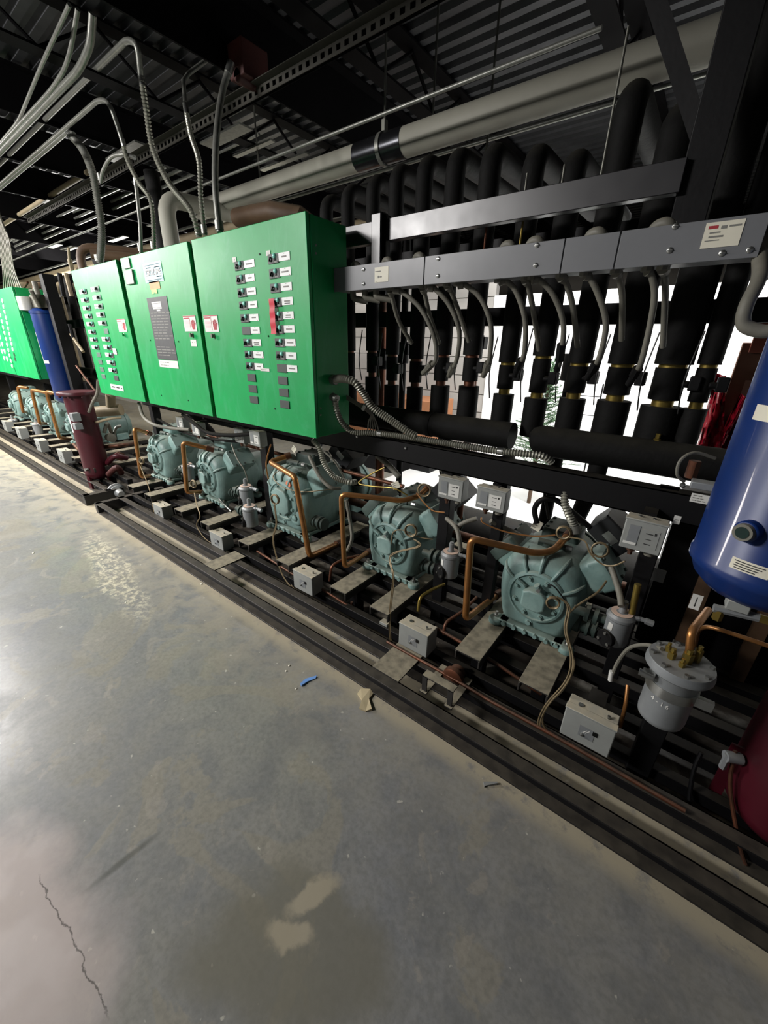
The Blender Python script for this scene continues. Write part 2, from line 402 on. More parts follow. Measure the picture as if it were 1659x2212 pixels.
    bp = N.new('ShaderNodeBump'); bp.inputs['Strength'].default_value = .25; bp.inputs['Distance'].default_value = .004
    hh = mth('ADD', mth('MULTIPLY', noise(9, 6, .6), .8), mth('MULTIPLY', near2, .2)); L.new(hh, bp.inputs['Height']); L.new(bp.outputs[0], b.inputs['Normal'])
    return m
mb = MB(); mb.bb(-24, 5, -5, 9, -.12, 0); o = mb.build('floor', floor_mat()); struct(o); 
# shift mesh so object coordinates stay world-like
o.data.transform(Matrix.Translation(o.location)); o.location = (0, 0, 0)
# walls
wallw = mat('white_wall_paint', '#dededb', .7, 0, .05, 2)
wallg = mat('grey_metal_siding', '#a5a19b', .55, .1, .1, 2)
wallf = mat('dim_block_wall', '#78736a', .8, 0, .2, 3)
mb = MB(); mb.bb(-24, 5, 8.9, 9.0, 0, 3.4); struct(mb.build('wall_rear_far', wallf))
mb = MB(); mb.bb(-1.95, 1.6, 4.4, 4.5, 0, 2.0)
struct(mb.build('wall_back', wallw))
mb = MB(); k = 0
z = 0.0
while z < 2.2:
    mb.bb(-24, -1.95, 4.42, 4.5, z, z + .19); mb.bb(-24, -1.95, 4.44, 4.5, z + .19, z + .2); z += .2
struct(mb.build('wall_back', wallg))
mb = MB(); mb.bb(-24.1, -24, -5, 9, 0, 3.4); struct(mb.build('wall_left', wallf))
mb = MB(); mb.bb(1.6, 1.7, 2.4, 4.5, 0, 3.2); struct(mb.build('wall_right', wallw))
# corrugated deck
mb = MB(); y = -5.0; prof = []
while y < 9.0:
    prof += [(y, 3.145), (y + .03, 3.145), (y + .045, 3.12), (y + .09, 3.12), (y + .105, 3.145)]; y += .105
a = [Vector((-24, p[0], p[1])) for p in prof]; b = [Vector((5, p[0], p[1])) for p in prof]
v = mb._add(a + b, [(i, i + 1, len(a) + i + 1, len(a) + i) for i in range(len(a) - 1)], False)
mb.bb(-24, 5, -5, 9, 3.2, 3.3)
struct(mb.build('ceiling', decks))

# ------------------------------------------------------------------ steel skid frames
def channel(mb, x0, x1, y, z0, z1, fl=.055, t=.009, mi=0):     # C section along X, open towards -Y
    mb.bb(x0, x1, y, y + fl, z0, z0 + t, mi=mi); mb.bb(x0, x1, y, y + fl, z1 - t, z1, mi=mi); mb.bb(x0, x1, y + fl - t, y + fl, z0, z1, mi=mi)
def rack_frame(x0, x1, beams, posts, label, mid=None, upper=None):
    t = thing('rack_frame', label, 'steel frame', ((x0 + x1) / 2, 1.6, 0))
    for y in (1.063, 1.255):
        mb = MB(); channel(mb, x0, x1, y, 0, .1); mb.build('base_rail', black, t, bevel=.002)
    mb = MB(); mb.bb(x0, x1, 2.2, 2.28, 0, .1); mb.build('base_rail', black, t)
    mb = MB(); channel_end = mb.bb(x0 - .006, x0 + .05, 1.063, 2.28, .0, .1); mb.build('end_rail', black, t, bevel=.003)
    for y, z, w in ((1.37, .05, .04), (1.46, .12, .05), (1.60, .16, .05), (1.70, .06, .06), (1.80, .16, .05), (1.95, .12, .06), (2.08, .08, .06)):
        mb = MB(); mb.bb(x0 + .02, x1, y, y + w, z, z + .05); mb.build('longitudinal_bar', blackm, t, bevel=.003)
    for i, bx in enumerate(beams):
        mb = MB(); w = .12
        mb.bb(bx, bx + w, 1.31, 2.28, .242, .25); mb.bb(bx, bx + .008, 1.31, 2.28, .20, .242); mb.bb(bx + w - .008, bx + w, 1.31, 2.28, .20, .242)
        mb.build('cross_beam', dusty, t, bevel=.002)
        for yy in (1.44, 2.22):
            mb = MB(); mb.bb(bx + .03, bx + .09, yy, yy + .06, 0, .242); mb.build('beam_leg', blackm, t, bevel=.003)
    for px_, y, z1, w in posts:
        mb = MB(); mb.bb(px_ - w / 2, px_ + w / 2, y, y + w, 0, z1); mb.build('upright_post', blackm, t, bevel=.003)
    return t
BE = [-4.03, -3.68, -3.14, -2.74, -2.25, -1.84, -1.37, -1.08, -.58, -.29]
fr = rack_frame(-4.2, 1.4, BE, [(-4.05, 1.66, 2.0, .07), (-2.36, 1.66, 2.0, .07), (-.60, 1.66, 1.06, .05), (.0, 1.62, 1.06, .06), (.17, 1.35, .62, .07), (-.86, 1.62, 1.0, .06)],
                'black steel skid frame under the five nearest green compressors')
mb = MB(); mb.bb(-4.05, .16, 1.6, 1.609, .955, 1.06); mb.bb(-4.05, .16, 1.6, 1.66, 1.052, 1.06); mb.bb(-4.05, .16, 1.6, 1.65, .955, .963)
mb.build('middle_beam', blackm, fr, bevel=.002)
for px_, py_ in ((877, 968), (772, 943), (1475, 1048)):
    mb = MB(); p = P(px_, py_, 1.6); mb.lathe([(.009, .0), (.009, .003), (.005, .008)], p, 'Y', 10, M=Matrix.Scale(-1, 3, (0, 1, 0))); mb.build('bolt', steel, fr)
mb = MB(); mb.bb(-4.05, -1.29, 1.6, 1.64, 1.915, 1.995); mb.bb(-1.235, -.19, 1.6, 1.64, 1.915, 1.995); mb.bb(-4.05, -.19, 1.632, 1.64, 1.915, 1.995)
mb.build('upper_beam', beamb, fr, bevel=.002)
mb = MB(); mb.bb(-1.29, -1.235, 1.565, 1.60, 1.70, 2.01); mb.bb(-1.245, -1.235, 1.565, 1.63, 1.70, 2.01); mb.build('upper_post', beamb, fr, bevel=.002)
mb = MB(); mb.bb(-4.0, .2, 2.05, 2.1, 1.6, 1.68); mb.build('rear_beam', blackm, fr)
mb = MB(); mb.bb(-4.0, .4, 2.02, 2.07, 1.9, 1.96); mb.build('rear_beam', blackm, fr)
mb = MB(); mb.bb(-.198, -.11, 1.62, 1.70, 1.81, 3.1); mb.build('upright_post', blackm, fr, bevel=.003)
for a, b in (((-.15, 1.66, 2.0), (-.46, 1.66, 2.55)),):
    mb = MB(); mb.tube([a, b], .03, 4); mb.build('brace', blackm, fr)
# pads and saddles bridging the two front rails
for cx_, w in ((PZ(440, 1232, .1).x, .13), (PZ(850, 1440, .1).x, .15)):
    mb = MB(); mb.bb(cx_ - w / 2, cx_ + w / 2, 1.11, 1.35, .1, .108); mb.build('cross_plate', dusty, fr, bevel=.001)
p = PZ(950, 1500, .1)
mb = MB(); mb.bb(p.x - .08, p.x - .045, 1.13, 1.33, .1, .108); mb.bb(p.x + .045, p.x + .08, 1.13, 1.33, .1, .108)
for s_ in (-.0625, .0625):
    mb.bb(p.x + s_ - .012, p.x + s_ + .012, 1.14, 1.147, .1, .19)
mb.bb(p.x - .075, p.x + .075, 1.14, 1.18, .185, .192); mb.build('pipe_saddle', dusty, fr, bevel=.001)
# labels stuck on the frame
def sticker(name, c, w, h, parent, base, prints=(), y=None, t=.0012, M=None):
    """flat label in the XZ plane facing -Y; prints = (material, x, z, w, h or text)"""
    mb = MB(); ms = [base]; c = Vector(c)
    q = lambda v: c + (M @ Vector(v) if M else Vector(v))
    def bx(x, z, ww, hh, y0, y1, mi):
        vs = [q((sx * ww / 2 + x, yy, sz * hh / 2 + z)) for yy in (y0, y1) for sx, sz in ((-1, -1), (1, -1), (1, 1), (-1, 1))]
        mb._add(vs, [(0, 1, 2, 3), (7, 6, 5, 4), (0, 4, 5, 1), (1, 5, 6, 2), (2, 6, 7, 3), (3, 7, 4, 0)], False, mi)
    bx(0, 0, w, h, -t, 0, 0)
    for pr in prints:
        if pr[0] not in ms: ms.append(pr[0])
        mi = ms.index(pr[0])
        if isinstance(pr[3], str):
            mb.text(pr[3], q((pr[1], -t, pr[2])), pr[4], mi, M, ext=.0004, sx=pr[5] if len(pr) > 5 else 1)
        else: bx(pr[1], pr[2], pr[3], pr[4], -t - .0005, -t, mi)
    return mb.build(name, ms, parent)
def lines(matl, w, h, n, seed=0, x0=None, fill=.8, th=.35):
    rnd = random.Random(seed); out = []
    for i in range(n):
        z = h * (.5 - (i + .8) / (n + .6)); x = -w * .42; left = w * .84 * rnd.uniform(.6, 1) * fill
        while left > w * .04:
            l = min(left, w * rnd.uniform(.08, .2)); out.append((matl, x + l / 2, z, l, h / (n + .6) * th)); x += l + w * .03; left -= l + w * .03
    return out
p = P(1517, 1078, 1.6); sticker('frame_label', (p.x, 1.599, p.z), .062, .03, fr, white, lines(greyink, .062, .03, 3, 1) )
p = P(1503, 1300, 1.6)
arrow = [(ink, 0, .002, .0028, .036), (ink, 0, -.0155, 'v', .012)]
sticker('arrow_label', (p.x, 1.599, p.z), .03, .06, fr, white, arrow)
p = P(1460, 1133, 1.55); sticker('frame_label', (p.x, 1.6, p.z), .02, .03, fr, white, [(greyink, 0, 0, .01, .003)])

BE2 = [x - 4.55 for x in (-4.03, -3.62, -3.14, -2.7, -2.25, -1.84, -1.4, -1.0)] + [-4.98]
fr2 = rack_frame(-12.5, -4.46, BE2 + [-9.3, -9.9, -10.5], [(-5.55, 1.5, 2.1, .1), (-7.5, 1.7, 2.0, .08), (-9.6, 1.7, 2.0, .08)], 'second steel skid frame further down the row with the small maroon tank')
mb = MB(); mb.bb(-12, -5.4, 1.6, 1.66, .95, 1.06); mb.build('middle_beam', blackm, fr2)
mb = MB(); mb.bb(-12, -4.5, 1.75, 1.85, 1.62, 1.7); mb.build('upper_beam', blackm, fr2)
mb = MB(); mb.bb(-4.53, -4.46, 1.063, 1.4, 0, .1); mb.build('end_rail', black, fr2, bevel=.003)

# ------------------------------------------------------------------ green electrical cabinets
FY = 1.32; ZB = 1.072; ZT = 1.99
def warn_sticker(c, parent):
    w, h = .138, .083
    pr = [(redink, 0, h * .46, w, h * .05), (redink, -.033, .028, .062, .006), (redink, .003, 0, .003, h * .85)] + \
         [(pinkp, -.033, .012 - i * .006, .056, .003) for i in range(6)]
    o = sticker('warning_label', c, w, h, parent, white, pr)
    mb = MB(); c = Vector(c) + Vector((.036, -.0018, -.004))     # red raised hand with bolt
    mb.box(c + Vector((0, 0, -.004)), (.036, .0008, .018)); 
    for i, (dx, dz) in enumerate(((-.0145, .012), (-.005, .016), (.0045, .017), (.014, .014))): mb.box(c + Vector((dx, 0, dz - .002)), (.0065, .0008, .016))
    mb.box(c + Vector((.021, 0, 0)), (.006, .0008, .014), Euler((0, .5, 0))); mb.box(c + Vector((0, 0, -.02)), (.026, .0008, .014), taper=1.2)
    mb.build('hand_symbol', redink, o)
def switch(parent, x, z, kind, side, y=FY, seed=0, w=.072, h=.038, tagw=.076, sage=False):
    pm = platesg if sage else plateg
    mb = MB(); mb.bb(x - w / 2, x + w / 2, y - .004, y, z - h / 2, z + h / 2); pl = mb.build('switch_plate' if kind != 'blank' else 'blank_plate', pm, parent, bevel=.001)
    if kind == 'switch':
        mb = MB(); c = Vector((x - w * .22, y - .004, z - .002)); mb.lathe([(.010, 0), (.009, -.005), (.006, -.006)], c, 'Y', 12); mb.box(c + Vector((0, -.008, 0)), (.005, .006, .018), Euler((0, .5, 0)))
        mb.build('knob', knobm, pl)
        mb = MB(); c = Vector((x + w * .16, y - .004, z + .009)); mb.lathe([(.0105, 0), (.010, -.004), (.007, -.008), (.002, -.0095)], c, 'Y', 12); mb.build('indicator_lamp', lampm, pl)
        mb = MB(); mb.box((x + w * .22, y - .0045, z - .013), (.022, .001, .006)); mb.box((x + w * .16, y - .006, z - .004), (.008, .004, .006), mi=1); mb.build('plate_marking', [greyink, knobm], pl)
    if kind == 'knobonly':
        mb = MB(); c = Vector((x, y - .004, z)); mb.lathe([(.011, 0), (.009, -.007), (.006, -.009)], c, 'Y', 12); mb.box(c + Vector((0, -.011, 0)), (.005, .008, .022), Euler((0, .9, 0))); mb.build('knob', knobm, pl)
    if side:
        dx = (w + tagw) / 2 * side
        tw = tagw; rnd = random.Random(seed)
        pr = [(greyink, 0, 0, tw * rnd.uniform(.4, .62), .006), (greyink, 0, .0115, .006, .002), (redink, tw * .38, -.013, .005, .002)]
        if seed in (6, 17, 18): pr.append((ink, 0, -.0085, tw * .5, .003))
        sticker('name_tag', (x + dx, y - .001, z + .002), tw, h * .82, parent, whiteplate, pr)
def cabinet(x0, x1, label, back=1.56):
    t = thing('electrical_cabinet', label, 'electrical cabinet', ((x0 + x1) / 2, 1.44, ZB), group='green cabinets of the near rack' if x0 > -5 else None)
    mb = MB(); mb.bb(x0 + .012, x1 - .0, FY + .022, back, ZB + .004, ZT - .004); mb.build('enclosure', green, t, bevel=.004)
    mb = MB(); mb.bb(x0 + .004, x1 - .0, FY, FY + .018, ZB, ZT); d = mb.build('door', green, t, bevel=.0025)
    mb = MB(); mb.bb(x0 + .012, x1 - .01, FY + .016, FY + .024, ZB + .008, ZT - .008); mb.build('door_gasket', green_d, t)
    return t, d
XR = -1.43; XA = P(412, 521, FY).x + .0; XM = P(258, 558, FY).x; XL = P(153.5, 586, FY).x - .01
cabR, dR = cabinet(XA, XR, 'green electrical cabinet nearest the camera with two columns of switches and red tape')
XMR = P(404, 523, FY).x; XLR = P(249.5, 561, FY).x
cabM, dM = cabinet(XM, XMR, 'middle green electrical cabinet with pale blue brand sign and tall black notice', 1.55)
cabL, dL = cabinet(XL, XLR, 'leftmost of the three near green cabinets, white tags left of its switches', 1.55)
def rowpts(a, b, n): 
    A = P(a[0], a[1], FY); B = P(b[0], b[1], FY); return [A.lerp(B, i / (n - 1)) for i in range(n)]
for i, p in enumerate(rowpts((517.7, 574.5), (549.6, 863.5), 12)):
    k = 'switch' if i in (0, 1, 2, 3, 4, 6, 7, 8) else 'blank'
    switch(cabR, p.x, p.z, k, 1 if i < 9 else 0, seed=i, tagw=.084 if i in (0, 7) else .074)
for i, p in enumerate(rowpts((591.0, 559), (616.0, 873.5), 12)):
    switch(cabR, p.x, p.z, 'switch' if i < 8 else 'blank', 1 if i < 9 else 0, seed=14 + i)
for a in ((507, 561), (580, 547)):
    p = P(a[0], a[1], FY); sticker('square_tag', (p.x, FY - .001, p.z), .03, .02, cabR, white, [(greyink, 0, 0, .006, .004)])
p = P(574, 798, FY); sticker('extra_tag', (p.x - .004, FY - .002, p.z - .002), .075, .014, cabR, white, lines(greyink, .075, .014, 1, 5))
# red tape strip over three switches
a = P(592, 646, FY); b = P(597, 722, FY)
mb = MB(); n = 14
def tp(u, v):
    c = a.lerp(b, u); return Vector((c.x + (v - .5) * .038 + .001 * math.sin(u * 9), FY - .016 - .001 * math.sin(u * 20 + v), c.z))
mb.grid(tp, n, 2); mb.grid(lambda u, v: tp(u, v) + Vector((0, .0006, 0)), n, 2); tag(mb.build('tape_strip', redtape), 'wrinkled red tape strip stuck over three switches', 'tape')
# holes / screws on the doors
for (cb, pts_) in ((cabR, ((580, 726), (594, 883), (561, 549))), (cabM, ((325, 735), (386, 738), (349, 854), (407, 865)))):
    for q in pts_:
        p = P(q[0], q[1], FY); mb = MB(); mb.lathe([(.005, 0), (.004, -.003)], (p.x, FY, p.z), 'Y', 8); mb.build('door_screw', green_d, cb)
for (cb, q) in ((cabR, (457, 699)), (cabM, (411, 699)), (cabL, (264, 703))):
    p = P(q[0], q[1], FY); warn_sticker((p.x, FY - .001, p.z), cb)
    mb = MB(); c = Vector((p.x + .008, FY, p.z - .062)); mb.lathe([(.012, 0), (.012, -.004), (.008, -.006), (.008, -.012)], c, 'Y', 14); mb.box(c + Vector((0, -.015, 0)), (.012, .006, .022)); mb.build('door_latch', green if cb is cabL else greyt, cb)
p = P(419, 741, FY); sticker('small_tag', (p.x, FY - .001, p.z), .065, .036, cabM, white, [(greyink, -.012, .004, .009, .005), (greyink, .014, .004, .007, .003)])
# middle cabinet signs
p = P(331, 588.5, FY); w, h = .236, .105
pr = [(skyblue, 0, 0, w * .88, h * .88), (ink, 0, h * .37, w * .8, .0025), (ink, 0, -h * .37, w * .8, .0025), (greyink, -.05, .026, .06, .004), (greyink, .06, .024, .07, .004), (ink, .07, -.025, .06, .004)]
sg = sticker('brand_sign', (p.x, FY - .001, p.z), w, h, cabM, aquaedge, pr)
mb = MB(); mb.text('ZERO ZONE', (p.x - .0012, FY - .0038, p.z + .001), .031, 1, ext=.0002, sx=.82, bold=True); mb.text('ZERO ZONE', (p.x + .0012, FY - .0028, p.z - .001), .031, 0, ext=.0002, sx=.82, bold=True)
mb.build('sign_lettering', [ink, white], sg)
p = P(334.5, 615.5, FY); sticker('orange_label', (p.x, FY - .001, p.z), .132, .045, cabM, orange)
p = P(334, 630, FY); sticker('lime_label', (p.x, FY - .0012, p.z), .075, .024, cabM, lime, [(green, 0, -.008, .02, .008)])
A = P(317.5, 644, FY); B = P(384, 779, FY); C_ = P(361, 639.5, FY); cx_ = (A.x + B.x) / 2; cz = (A.z + B.z) / 2; w = .262; h = C_.z - B.z
nb = mat('charcoal_notice', '#47484a', .5)
pr = [(white, -.015, h * .42, .12, .008), (white, -.012, h * .375, .115, .020), (white, -.010, h * .332, .115, .008), (white, .0, h * .30, .045, .009)]
rnd = random.Random(3); z = h * .26; row = 0
while z > -h * .45:
    gap = (-h * .02 > z > -h * .05) or (-h * .16 > z > -h * .26)
    if not gap:
        x = -w * .43; lim = rnd.uniform(.0, .38) * w if row > 3 else w * .38
        while x < lim:
            l = rnd.uniform(.03, .06); pr.append((greyink, x + l / 2, z, l, .0055)); x += l + .008
    z -= .0165; row += 1
sticker('notice_plate', (cx_, FY - .001, cz), w, h, cabM, nb, pr)
p = P(364.5, 786.5, FY); sticker('white_label', (p.x, FY - .001, p.z), .255, .045, cabM, white, lines(greyink, .255, .045, 2, 8, th=.2))
a = P(274, 573, FY); b = P(278, 596, FY)
mb = MB(); mb.bb(a.x - .03, a.x + .06, FY - .008, FY, a.z - .02, a.z + .035); mb.bb(b.x - .03, b.x + .085, FY - .012, FY, b.z - .05, b.z + .03); mb.build('grey_plate', greybox, cabM, bevel=.002)
# left cabinet
for i, p in enumerate(rowpts((184, 630), (224.6, 813.5), 12)):
    switch(cabL, p.x, p.z, 'switch' if i < 8 else 'blank', -1 if i < 8 else 0, seed=30 + i, w=.078, h=.035, tagw=.078, sage=i >= 8)
for i, p in enumerate(rowpts((210.5, 624.2), (252, 816.8), 12)):
    k = 'knobonly' if i < 5 else ('blank' if i in (5, 11) else 'switch')
    switch(cabL, p.x, p.z, k, -1 if i not in (5, 11) else 0, seed=50 + i, w=.082, h=.037, tagw=.08, sage=i < 6)
p = P(253, 837, FY); sticker('room_label', (p.x, FY - .001, p.z), .25, .042, cabL, white, [(ink, -.065, 0, .06, .01), (ink, .022, 0, .06, .01), (ink, .09, 0, .025, .01)])
p = P(249, 759, FY); sticker('loose_tag', (p.x, FY - .003, p.z), .066, .042, cabL, white)
# rivets and conduit hubs on the near side
for q in ((1432, 1146), (1432, 1183), (1405, 232), (1405, 278)):
    px_, py_ = q[0] / 2.592 + 140, q[1] / 2.592 + 440; r_ = ray(px_, py_); t_ = XR / r_.x; p = Vector((XR, r_.y * t_, r_.z * t_ + CAMZ))
    mb = MB(); mb.lathe([(.005, 0), (.004, .003)], p, 'X', 8); mb.build('side_rivet', steel, cabR)
# far rack cabinets
cf, df = cabinet(-6.85, -5.90, 'far green cabinet of the second rack with round white buttons', 1.58)
cf2, _ = cabinet(-7.82, -6.87, 'green cabinet behind the one with round white buttons, at the left edge', 1.58)
for c_, (q0, q1) in enumerate((((-4, 655), (27, 791)), ((6, 650), (33, 776)))):
    A = P(q0[0], q0[1], FY); B = P(q1[0], q1[1], FY)
    for i in range(12):
        p = A.lerp(B, i / 11)
        if c_ == 1 and i > 9:
            mb = MB(); mb.bb(p.x - .03, p.x + .03, FY - .003, FY, p.z - .022, p.z + .022); mb.build('blank_plate', green_d, cf); continue
        mb = MB(); mb.lathe([(.023, 0), (.023, -.006), (.016, -.009)], (p.x, FY, p.z), 'Y', 14); mb.build('round_button', whiteplate, cf)
for i in range(9):
    for dx in (0, .14):
        if cf2 and i < 8:
            mb = MB(); mb.lathe([(.03, 0), (.03, -.006)], (-7.2 + dx, FY, 1.85 - i * .085), 'Y', 10); mb.build('round_button', whiteplate, cf2)

# ------------------------------------------------------------------ grey wireway
WY = 1.47
t = thing('wireway', 'long grey sheet metal wireway running right from the green cabinet', 'wireway', (-.7, 1.52, 1.72))
seams = [XR, P(916, 590, WY).x, P(1217, 545, WY).x, P(1338, 520, WY).x, .03]
mb = MB(); mb.bb(XR, .028, WY + .004, WY + .1, 1.722, 1.806); mb.build('trough', grayduct, t, bevel=.002)
for i in range(4):
    mb = MB(); mb.bb(seams[i] + .002, seams[i + 1] - .002, WY, WY + .004, 1.718, 1.809); mb.bb(seams[i] + .002, seams[i + 1] - .002, WY, WY + .012, 1.807, 1.811); mb.build('cover', grayduct, t, bevel=.001)
for q in ((786, 582), (786, 613), (947, 559), (946, 596), (1160, 530), (1157, 573), (1459, 489), (1447, 541), (1560, 547), (1620, 540)):
    p = P(q[0], q[1], WY); mb = MB(); mb.lathe([(.008, 0), (.007, -.003), (.003, -.005)], (p.x, WY, p.z), 'Y', 12); mb.box((p.x, WY - .006, p.z), (.012, .002, .0015)); mb.build('screw', steel, t)
p = P(824.5, 593, WY); sticker('cream_label', (p.x, WY - .0005, p.z), .072, .054, t, cream, [(greyink, -.018, .012, .03, .003), (greyink, -.016, -.008, .006, .009), (greyink, -.004, -.008, .012, .004), (greyink, -.028, -.023, .006, .002)])
p = P(1560, 506, WY); sticker('rating_label', (p.x, WY - .0005, p.z), .078, .056, t, cream, [(redink, -.022, .017, .02, .007), (greyink, .0, .015, .012, .007), (greyink, .022, .016, .024, .004), (greyink, -.016, .005, .022, .003), (greyink, -.012, -.004, .03, .004), (greyink, -.018, -.012, .03, .002)])
for q, s_ in (((770, 575), 1), ((838, 556), 1), ((907, 546), 1.1), ((1100, 519), 1), ((1160, 508), 1.1), ((1292, 489), 1.2), ((1438, 469), 1.2)):
    p = P(q[0], q[1], WY + .06); mb = MB()
    mb.tube(fillet([(p.x - .03, WY + .08, 1.80), (p.x - .02, WY + .06, 1.826), (p.x + .012, WY + .05, 1.828), (p.x + .03, WY + .07, 1.79)], .02), .013 * s_, 12); mb.build('cable_elbow', greyt, t)

# ------------------------------------------------------------------ suction header and risers
t = thing('suction_header', 'fat black insulated header pipe lying left behind the middle beam', 'pipe', (-1.2, 1.82, 1.0))
mb = MB(); mb.tube([(-4.0, 1.82, 1.12), (-.64, 1.82, 1.12)], .062, 24); mb.build('insulation', insul, t)
mb = MB(); mb.lathe([(.064, 0), (.066, .004), (.066, .03), (.064, .034)], (-1.1, 1.82, 1.12), 'X', 24); mb.build('joint_tape', insul, t)
t = thing('suction_header', 'fat black insulated header pipe lying right behind the middle beam, toward the blue tank', 'pipe', (-.2, 1.82, 1.0))
mb = MB(); mb.tube([(-.545, 1.82, 1.11), (-.53, 1.82, 1.115), (-.51, 1.82, 1.12), (.12, 1.82, 1.12), (.16, 1.83, 1.115), (.185, 1.85, 1.10)], [.045, .06, .066, .066, .06, .04], 24); mb.build('insulation', insul, t)
mb = MB(); mb.lathe([(.012, 0), (.012, .03), (.008, .032), (.008, .05)], P(1415, 965, 1.82), n=6); mb.build('service_valve', brass, t)
RX = [(-1.89, 2.23, .036), (-1.73, 2.25, .036), (-1.555, 2.26, .036), (-1.41, 2.27, .038), (-1.25, 2.27, .04), (-1.09, 2.26, .044), (-.925, 2.24, .045), (-.74, 2.2, .043), (-.585, 2.15, .045), (-.43, 2.3, .048), (-.27, 2.2, .056), (-.105, 3.1, .062), (.0, 3.1, .036)]
nm = ['just left of the big cabinet’s top corner'] * 13
lab = ['behind the top of the near green cabinet, left one', 'behind the top of the near green cabinet, right one', 'just right of the near green cabinet, first of the row', 'second to the right of the green cabinet', 'third to the right of the green cabinet', 'fourth to the right of the green cabinet', 'fifth to the right of the green cabinet', 'sixth right of the cabinet, left of bright gap', 'seventh, just right of the bright gap', 'eighth, in front of the small green tree', 'ninth, left of the wide black riser', 'widest of the row, near the right posts', 'thin, at the right end of the row']
for i, (x, zt, r) in enumerate(RX):
    t = thing('insulated_riser', 'black insulated riser pipe ' + lab[i], 'pipe', (x, 1.9, 1.1), group='black insulated risers behind the wireway')
    jit = random.Random(i)
    zf = 1.30 + jit.uniform(-.02, .03); zv = 1.44 + jit.uniform(-.02, .02)
    mb = MB(); mb.tube([(x, 1.9, 1.12), (x, 1.9, zf)], [r * 1.12, r * 1.12], 18); mb.build('lower_insulation', insul, t)
    mb = MB(); mb.tube([(x, 1.9, zf), (x, 1.9, zf + .03)], r * .6, 14); mb.build('brass_fitting', brass if i > 6 else copperdk, t)
    mb = MB(); mb.tube([(x, 1.9, zv), (x, 1.9, zv + .018)], r * .75, 14); mb.build('brass_fitting', brass if i > 6 else copperdk, t)
    mb = MB(); mb.tube([(x, 1.9, zf + .025), (x, 1.9, zv)], r * .86, 18); mb.build('valve_insulation', insul, t)
    up = [(x, 1.9, zv + .012), (x, 1.9, zv + .03), (x, 1.9, zt), (x + .0, 2.9, zt + .02)] if zt < 3 else [(x, 1.9, zv + .012), (x, 1.9, zt)]
    mb = MB(); mb.tube(fillet(up, .07), r, 16); mb.build('upper_insulation', insul, t)
    if i > 1:
        mb = MB(); mb.box((x + r + .02, 1.88, zf + .09), (.035, .05, .05)); mb.cyl((x + r * .5, 1.88, zf + .085), (x + r + .03, 1.88, zf + .085), .012); mb.build('valve_body', blackm, t, bevel=.004)
        mb = MB(); mb.tube(smooth([(x - r - .004, 1.86, zv + .12), (x - r - .02, 1.85, zf + .1), (x - r - .01, 1.86, zf - .02)], 6), .003, 6); mb.build('sensing_line', wirem, t)
# second row of thinner liquid-line pipes behind
for i, x in enumerate([-1.66, -1.49, -1.01, -.5]):
    t = thing('liquid_line', 'thin dark pipe', 'pipe', (x, 2.12, 1.0), group='thin dark risers in the back row')
    t['label'] = 'thin dark vertical pipe in the back row, between two insulated risers'
    mb = MB(); rr_ = .02 + .012 * (i % 3 == 0); mb.tube([(x, 2.12, .5), (x, 2.12, 2.05)], rr_, 10); mb.build('pipe_run', insul if i % 2 else copperdk, t)
    mb = MB(); zz = 1.36 + .04 * (i % 3); mb.cyl((x, 2.12, zz), (x, 2.12, zz + .12), rr_ * 1.7); mb.box((x + .035, 2.1, zz + .08), (.05, .05, .06)); mb.build('solenoid_valve', blackm, t, bevel=.004)

# hanging liquid-tight conduits below the wireway
HC = [([(842, 640), (860, 690), (890, 742)], 0), ([(850, 636), (905, 662), (937, 725), (942, 775), (928, 792), (914, 806)], 1), ([(912, 632), (928, 680), (949, 742)], 0),
      ([(925, 628), (968, 655), (992, 715), (987, 775), (975, 800), (970, 812)], 1), ([(966, 612), (988, 665), (1013, 738)], 0), ([(988, 625), (1035, 640), (1060, 700), (1059, 765), (1052, 795), (1044, 812)], 1),
      ([(1078, 603), (1112, 625), (1134, 690), (1133, 760), (1122, 788), (1112, 812)], 1), ([(1136, 596), (1150, 660), (1165, 757)], 0), ([(1148, 605), (1192, 632), (1217, 700), (1211, 770), (1203, 800)], 1),
      ([(1213, 588), (1235, 650), (1248, 750)], 0), ([(1262, 600), (1292, 635), (1309, 700), (1297, 765), (1283, 795), (1268, 818)], 1), ([(1333, 575), (1344, 640), (1343, 735)], 0),
      ([(1400, 575), (1414, 630), (1405, 700), (1386, 780), (1374, 805), (1358, 830)], 1), ([(1437, 562), (1437, 640), (1432, 750)], 0)]
ords = ['first', 'second', 'third', 'fourth', 'fifth', 'sixth', 'seventh', 'eighth', 'ninth', 'tenth', 'eleventh', 'twelfth', 'thirteenth', 'fourteenth']
for i, (pp, end) in enumerate(HC):
    n = len(pp); pts = [P(a, b, WY + .05 + .16 * k / (n - 1)) for k, (a, b) in enumerate(pp)]; pts[0].z = 1.73
    top = pts[0]
    t = thing('flexible_conduit', f'{"curved" if end else "straight slanting"} grey flexible conduit hanging below the wireway, {ords[i]} from its left end', 'conduit', pts[-1], group='grey conduits hanging from the wireway')
    mb = MB(); mb.tube(smooth(pts, 8), .0095, 12); mb.build('conduit_sleeve', greyt, t)
    mb = MB(); mb.cyl(top + Vector((0, 0, .01)), top + Vector((0, 0, -.018)), .017, n=8); mb.cyl(top + Vector((0, 0, -.016)), pts[0].lerp(pts[1], .25), .0145, n=12); mb.build('hub_fitting', greyt, t)
    if end:
        a_, b_ = pts[-3], pts[-2]; mb = MB(); mb.cyl(a_.lerp(b_, .6), b_.lerp(pts[-1], .3), .016, n=8); mb.cyl(b_.lerp(pts[-1], .1), pts[-1], .012); mb.build('end_fitting', blackm if i > 5 else greyt, t)
